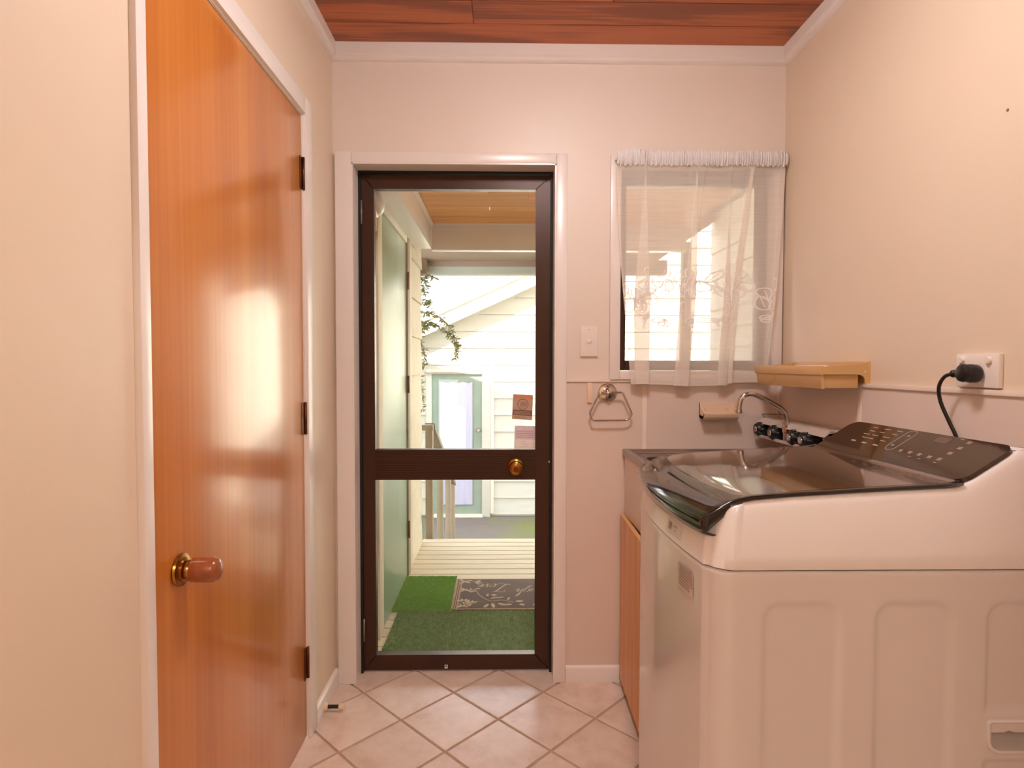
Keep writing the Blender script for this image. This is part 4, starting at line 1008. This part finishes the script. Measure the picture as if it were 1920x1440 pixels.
spray([(-.225, 3.22), (-.19, 3.215), (-.16, 3.205)], [(-.20, 3.215, a, .045, .010) for a in (.7, -.7, 2.4, -2.4)])
spray([(.20, 2.975), (.23, 2.99), (.28, 2.98)], [(.20, 3.00, 2.9, .05, .016), (.21, 2.985, .2, .05, .014), (.25, 2.99, .9, .04, .012)])
GL = {'L': (.62, [(.10, .80), (.02, .92), (.14, 1.02), (.42, .96), (.62, 1.0), (.48, .96), (.36, .66), (.22, .22), (.08, .02), (-.06, .06), (.04, .16), (.26, .02), (.52, .0), (.62, .10)]),
      'o': (.32, [(.24, .36), (.08, .34), (.02, .14), (.10, 0), (.24, .08), (.28, .28), (.20, .36), (.26, .32), (.34, .36)]),
      'v': (.30, [(.02, .34), (.08, .36), (.10, .04), (.14, 0), (.26, .20), (.28, .36), (.34, .32)]),
      'e': (.28, [(.02, .16), (.18, .20), (.22, .32), (.12, .36), (.03, .18), (.08, .02), (.18, 0), (.30, .12)]),
      'i': (.20, [(.02, .14), (.10, .36), (.06, .08), (.12, 0), (.22, .12)]),
      'a': (.34, [(.26, .34), (.12, .36), (.02, .16), (.08, .0), (.20, .10), (.28, .36), (.24, .06), (.30, 0), (.38, .12)]),
      'u': (.34, [(.02, .20), (.08, .36), (.04, .08), (.10, 0), (.22, .14), (.28, .36), (.25, .06), (.30, 0), (.38, .12)]),
      'g': (.32, [(.26, .34), (.12, .36), (.02, .16), (.08, .02), (.20, .10), (.28, .36), (.22, -.06), (.10, -.38), (.0, -.36), (.08, -.22), (.36, .12)]),
      'h': (.34, [(.02, .14), (.20, .70), (.24, .86), (.18, .88), (.12, .66), (.04, 0), (.14, .28), (.24, .36), (.26, .24), (.22, .04), (.28, 0), (.38, .12)])}
def script(word, cx, cy, size):
    w = sum(GL[c][0] for c in word); x = -w / 2; vs = []; fs = []
    for c in word:
        P = smoothpts([(x + a + .22 * b, b, 0) for a, b in GL[c][1]], 5); n0 = len(vs)
        for i, p in enumerate(P):
            t = Vector(P[min(i + 1, len(P) - 1)]) - Vector(P[max(i - 1, 0)]); t.normalize(); wd = (.016 + .022 * abs(t.y) * (t.y < .2)) 
            for sg in (-1, 1): vs.append((cx - (p.x - sg * t.y * wd) * size, cy - (p.y + sg * t.x * wd) * size, mz + .0107))
        fs += [(n0 + 2 * i, n0 + 2 * i + 1, n0 + 2 * i + 3, n0 + 2 * i + 2) for i in range(len(P) - 1)]; x += GL[c][0]
    mesh('lettering', vs, fs, M['matprint'], dm, label='cream script word ' + word)
script('Love', -.045, 3.300, .115); script('Laugh', .195, 3.225, .115); script('Live', .42, 3.14, .115)
setloc(dm, ((mx0 + mx1) / 2, (my0 + my1) / 2, mz))

# ------------------------------------------------------------------ house across the yard
hs = thing('neighbouring_house', 'cream weatherboard house with gable roof and teal door across the yard', 'house')
HY = 8.6; G0 = -1.0
rk = lambda x: 1.62 + .455 * (x + 1.1)            # rake line at the wall
AP = 3.4
box('wall_core', -3.2, HY + .03, G0, 9.6, HY + .25, 1.2, M['board'], hs)
prism('gable_core', [(-2.0, 1.2), (8.8, 1.2), (AP, rk(AP))], 'y', HY + .03, HY + .2, M['board'], hs)
z = G0 + .03; bh = .243
while z < rk(AP) - .1:
    z1 = z + bh; xl = max(-3.2, (z + .12 - 1.62) / .455 - 1.1 - .2); xr = 2 * AP - xl
    spans = [(xl, xr)]
    if z < 1.09: spans = [(xl, -1.105), (-.158, xr)]
    for a, c in spans:
        prism('weatherboard', [(HY + .029, z), (HY - .004, z), (HY, z + .012), (HY + .018, z1 - .002), (HY + .029, z1 - .002)], 'x', a, c, M['board'], hs)
    z = z1
BY = 8.29
prism('bargeboard', [(-3.6, rk(-3.6) - .01), (AP, rk(AP)), (AP, rk(AP) + .20), (-3.6, rk(-3.6) + .22)], 'y', BY, BY + .03, M['board'], hs)
prism('bargeboard', [(AP, rk(AP)), (2 * AP + 3.6, rk(-3.6)), (2 * AP + 3.6, rk(-3.6) + .2), (AP, rk(AP) + .2)], 'y', BY, BY + .03, M['board'], hs)
prism('roof_plane', [(-3.7, rk(-3.7) + .19), (AP, rk(AP) + .19), (AP, rk(AP) + .25), (-3.7, rk(-3.7) + .25)], 'y', BY - .04, 16, M['roofing'], hs)
prism('roof_plane', [(AP, rk(AP) + .19), (2 * AP + 3.7, rk(-3.7) + .19), (2 * AP + 3.7, rk(-3.7) + .25), (AP, rk(AP) + .25)], 'y', BY - .04, 16, M['roofing'], hs)
box('flashing', -3.2, BY - .03, 0, -3.19, BY, .01, M['roofing'], hs)
prism('eave_lining', [(-3.2, rk(-3.2) + .16), (AP, rk(AP) + .16), (AP, rk(AP) + .185), (-3.2, rk(-3.2) + .185)], 'y', BY + .03, HY + .03, M['cream_ext'], hs)
dr = box('door', -1.015, HY - .012, -.955, -.295, HY + .028, 1.078, M['teal'], hs, label='faded teal door with a curtained glass')
multi('door_frame', [(-1.10, HY - .03, -1.0, -1.017, HY + .028, 1.16), (-1.017, HY - .03, 1.08, -.293, HY + .028, 1.16)], M['board'], hs, .003)
box('architrave', -.293, HY - .035, -1.0, -.172, HY + .028, 1.16, M['board'], hs, .003)
box('corner_strip', -.170, HY - .03, -.95, -.120, HY + .028, 1.215, M['cream_ext'], hs, .003)
box('head_flashing', -1.12, HY - .06, 1.082, -.28, HY - .03, 1.105, M['rail'], hs)
box('door_sill', -1.05, HY - .06, -1.0, -.28, HY + .0, -.958, M['cream_ext'], hs)
vs = []; fs = []; nn = 90
for i in range(nn + 1):
    t = i / nn; x = -.905 + .475 * t; yy = HY - .022 + .006 * math.sin(t * 34 + 2 * math.sin(t * 7)); vs += [(x, yy, .960 + .008 * math.sin(t * 20)), (x, yy - .002, -.820)]
fs = [(2 * i, 2 * i + 2, 2 * i + 3, 2 * i + 1) for i in range(nn)]
mesh('curtain', vs, fs, M['farcurtain'], dr, True, label='pleated lavender curtain')
box('pane', -.920, HY - .034, -.835, -.415, HY - .031, 1.0, M['glass'], dr)
lathe('knob', [(0, .03), (.02, .02), (.04, .032), (.06, .022)], (-.345, HY - .012, .270), (0, -1, 0), M['chrome'], dr)
setloc(hs, (0, HY, G0))

# creeper hanging from the gutter corner
cr = thing('creeper', 'leafy creeper strands hanging from the gutter past the porch wall', 'creeper')
YV = 5.0
def pv(u, v, y=YV): return ((u - 942) * y / 1110, y + random.uniform(-.03, .03), 1.2137 + (686 - v) * y / 1110)
strands = [[(778, 505), (792, 524), (800, 530), (797, 545)], [(780, 512), (795, 540), (798, 556)], [(785, 565), (797, 570), (806, 566), (808, 576)], [(782, 580), (797, 588), (808, 590), (826, 598), (842, 612), (852, 632), (860, 648), (858, 660), (855, 672)],
           [(780, 600), (795, 606), (805, 606), (822, 612), (838, 624), (850, 638), (859, 650)], [(782, 625), (794, 618), (804, 612), (815, 612)], [(784, 600), (790, 640), (796, 665), (794, 695)], [(784, 640), (788, 700), (791, 740), (790, 775)], [(775, 500), (790, 522), (806, 520), (818, 524)]]
lv = []; lf = []
rv = random.Random(9)
for s_ in strands:
    P = smoothpts([pv(*q) for q in s_], 6)
    mesh('stem', *tube_v(P, .0035, 5), M['stem'], cr, True)
    for i, p in enumerate(P):
        for _ in range(4):
            a = rv.uniform(0, 6.28); el = rv.uniform(-1.1, .5); l = rv.uniform(.03, .065); w = l * .15
            d = Vector((math.cos(a) * math.cos(el), math.sin(a) * math.cos(el) * .6, math.sin(el))); sd_ = d.cross(Vector((rv.uniform(-1, 1), rv.uniform(-1, 1), rv.uniform(-1, 1)))).normalized() * w
            i0 = len(lv); m_ = p + d * l * .5; lv += [p, m_ + sd_, p + d * l, m_ - sd_]; lf.append((i0, i0 + 1, i0 + 2, i0 + 3))
o = mesh('leaves', lv, lf, M['leaf'], cr); o['kind'] = 'stuff'
setloc(cr, (-.72, YV, 2.0))
# grass tuft at the deck corner
lv = []; lf = []
for k in range(70):
    a = rv.uniform(0, 6.28); x, y = -.62 + rv.uniform(-.05, .05), 4.40 + rv.uniform(-.08, .08); h = rv.uniform(.85, 1.12); d = Vector((math.cos(a) * rv.uniform(.02, .10), math.sin(a) * .05, 0)); i0 = len(lv)
    p = Vector((x, y, -1.0)); w = Vector((.006, .002, 0))
    lv += [p - w, p + w, p + d * .4 + Vector((0, 0, h * .7)) + w, p + d * .4 + Vector((0, 0, h * .7)) - w, p + d + Vector((0, 0, h))]; lf += [(i0, i0 + 1, i0 + 2, i0 + 3), (i0 + 3, i0 + 2, i0 + 4)]
tag(mesh('grass_tuft', lv, lf, M['leafgrass']), 'bright green grass tuft between the porch wall and the handrail', 'grass')
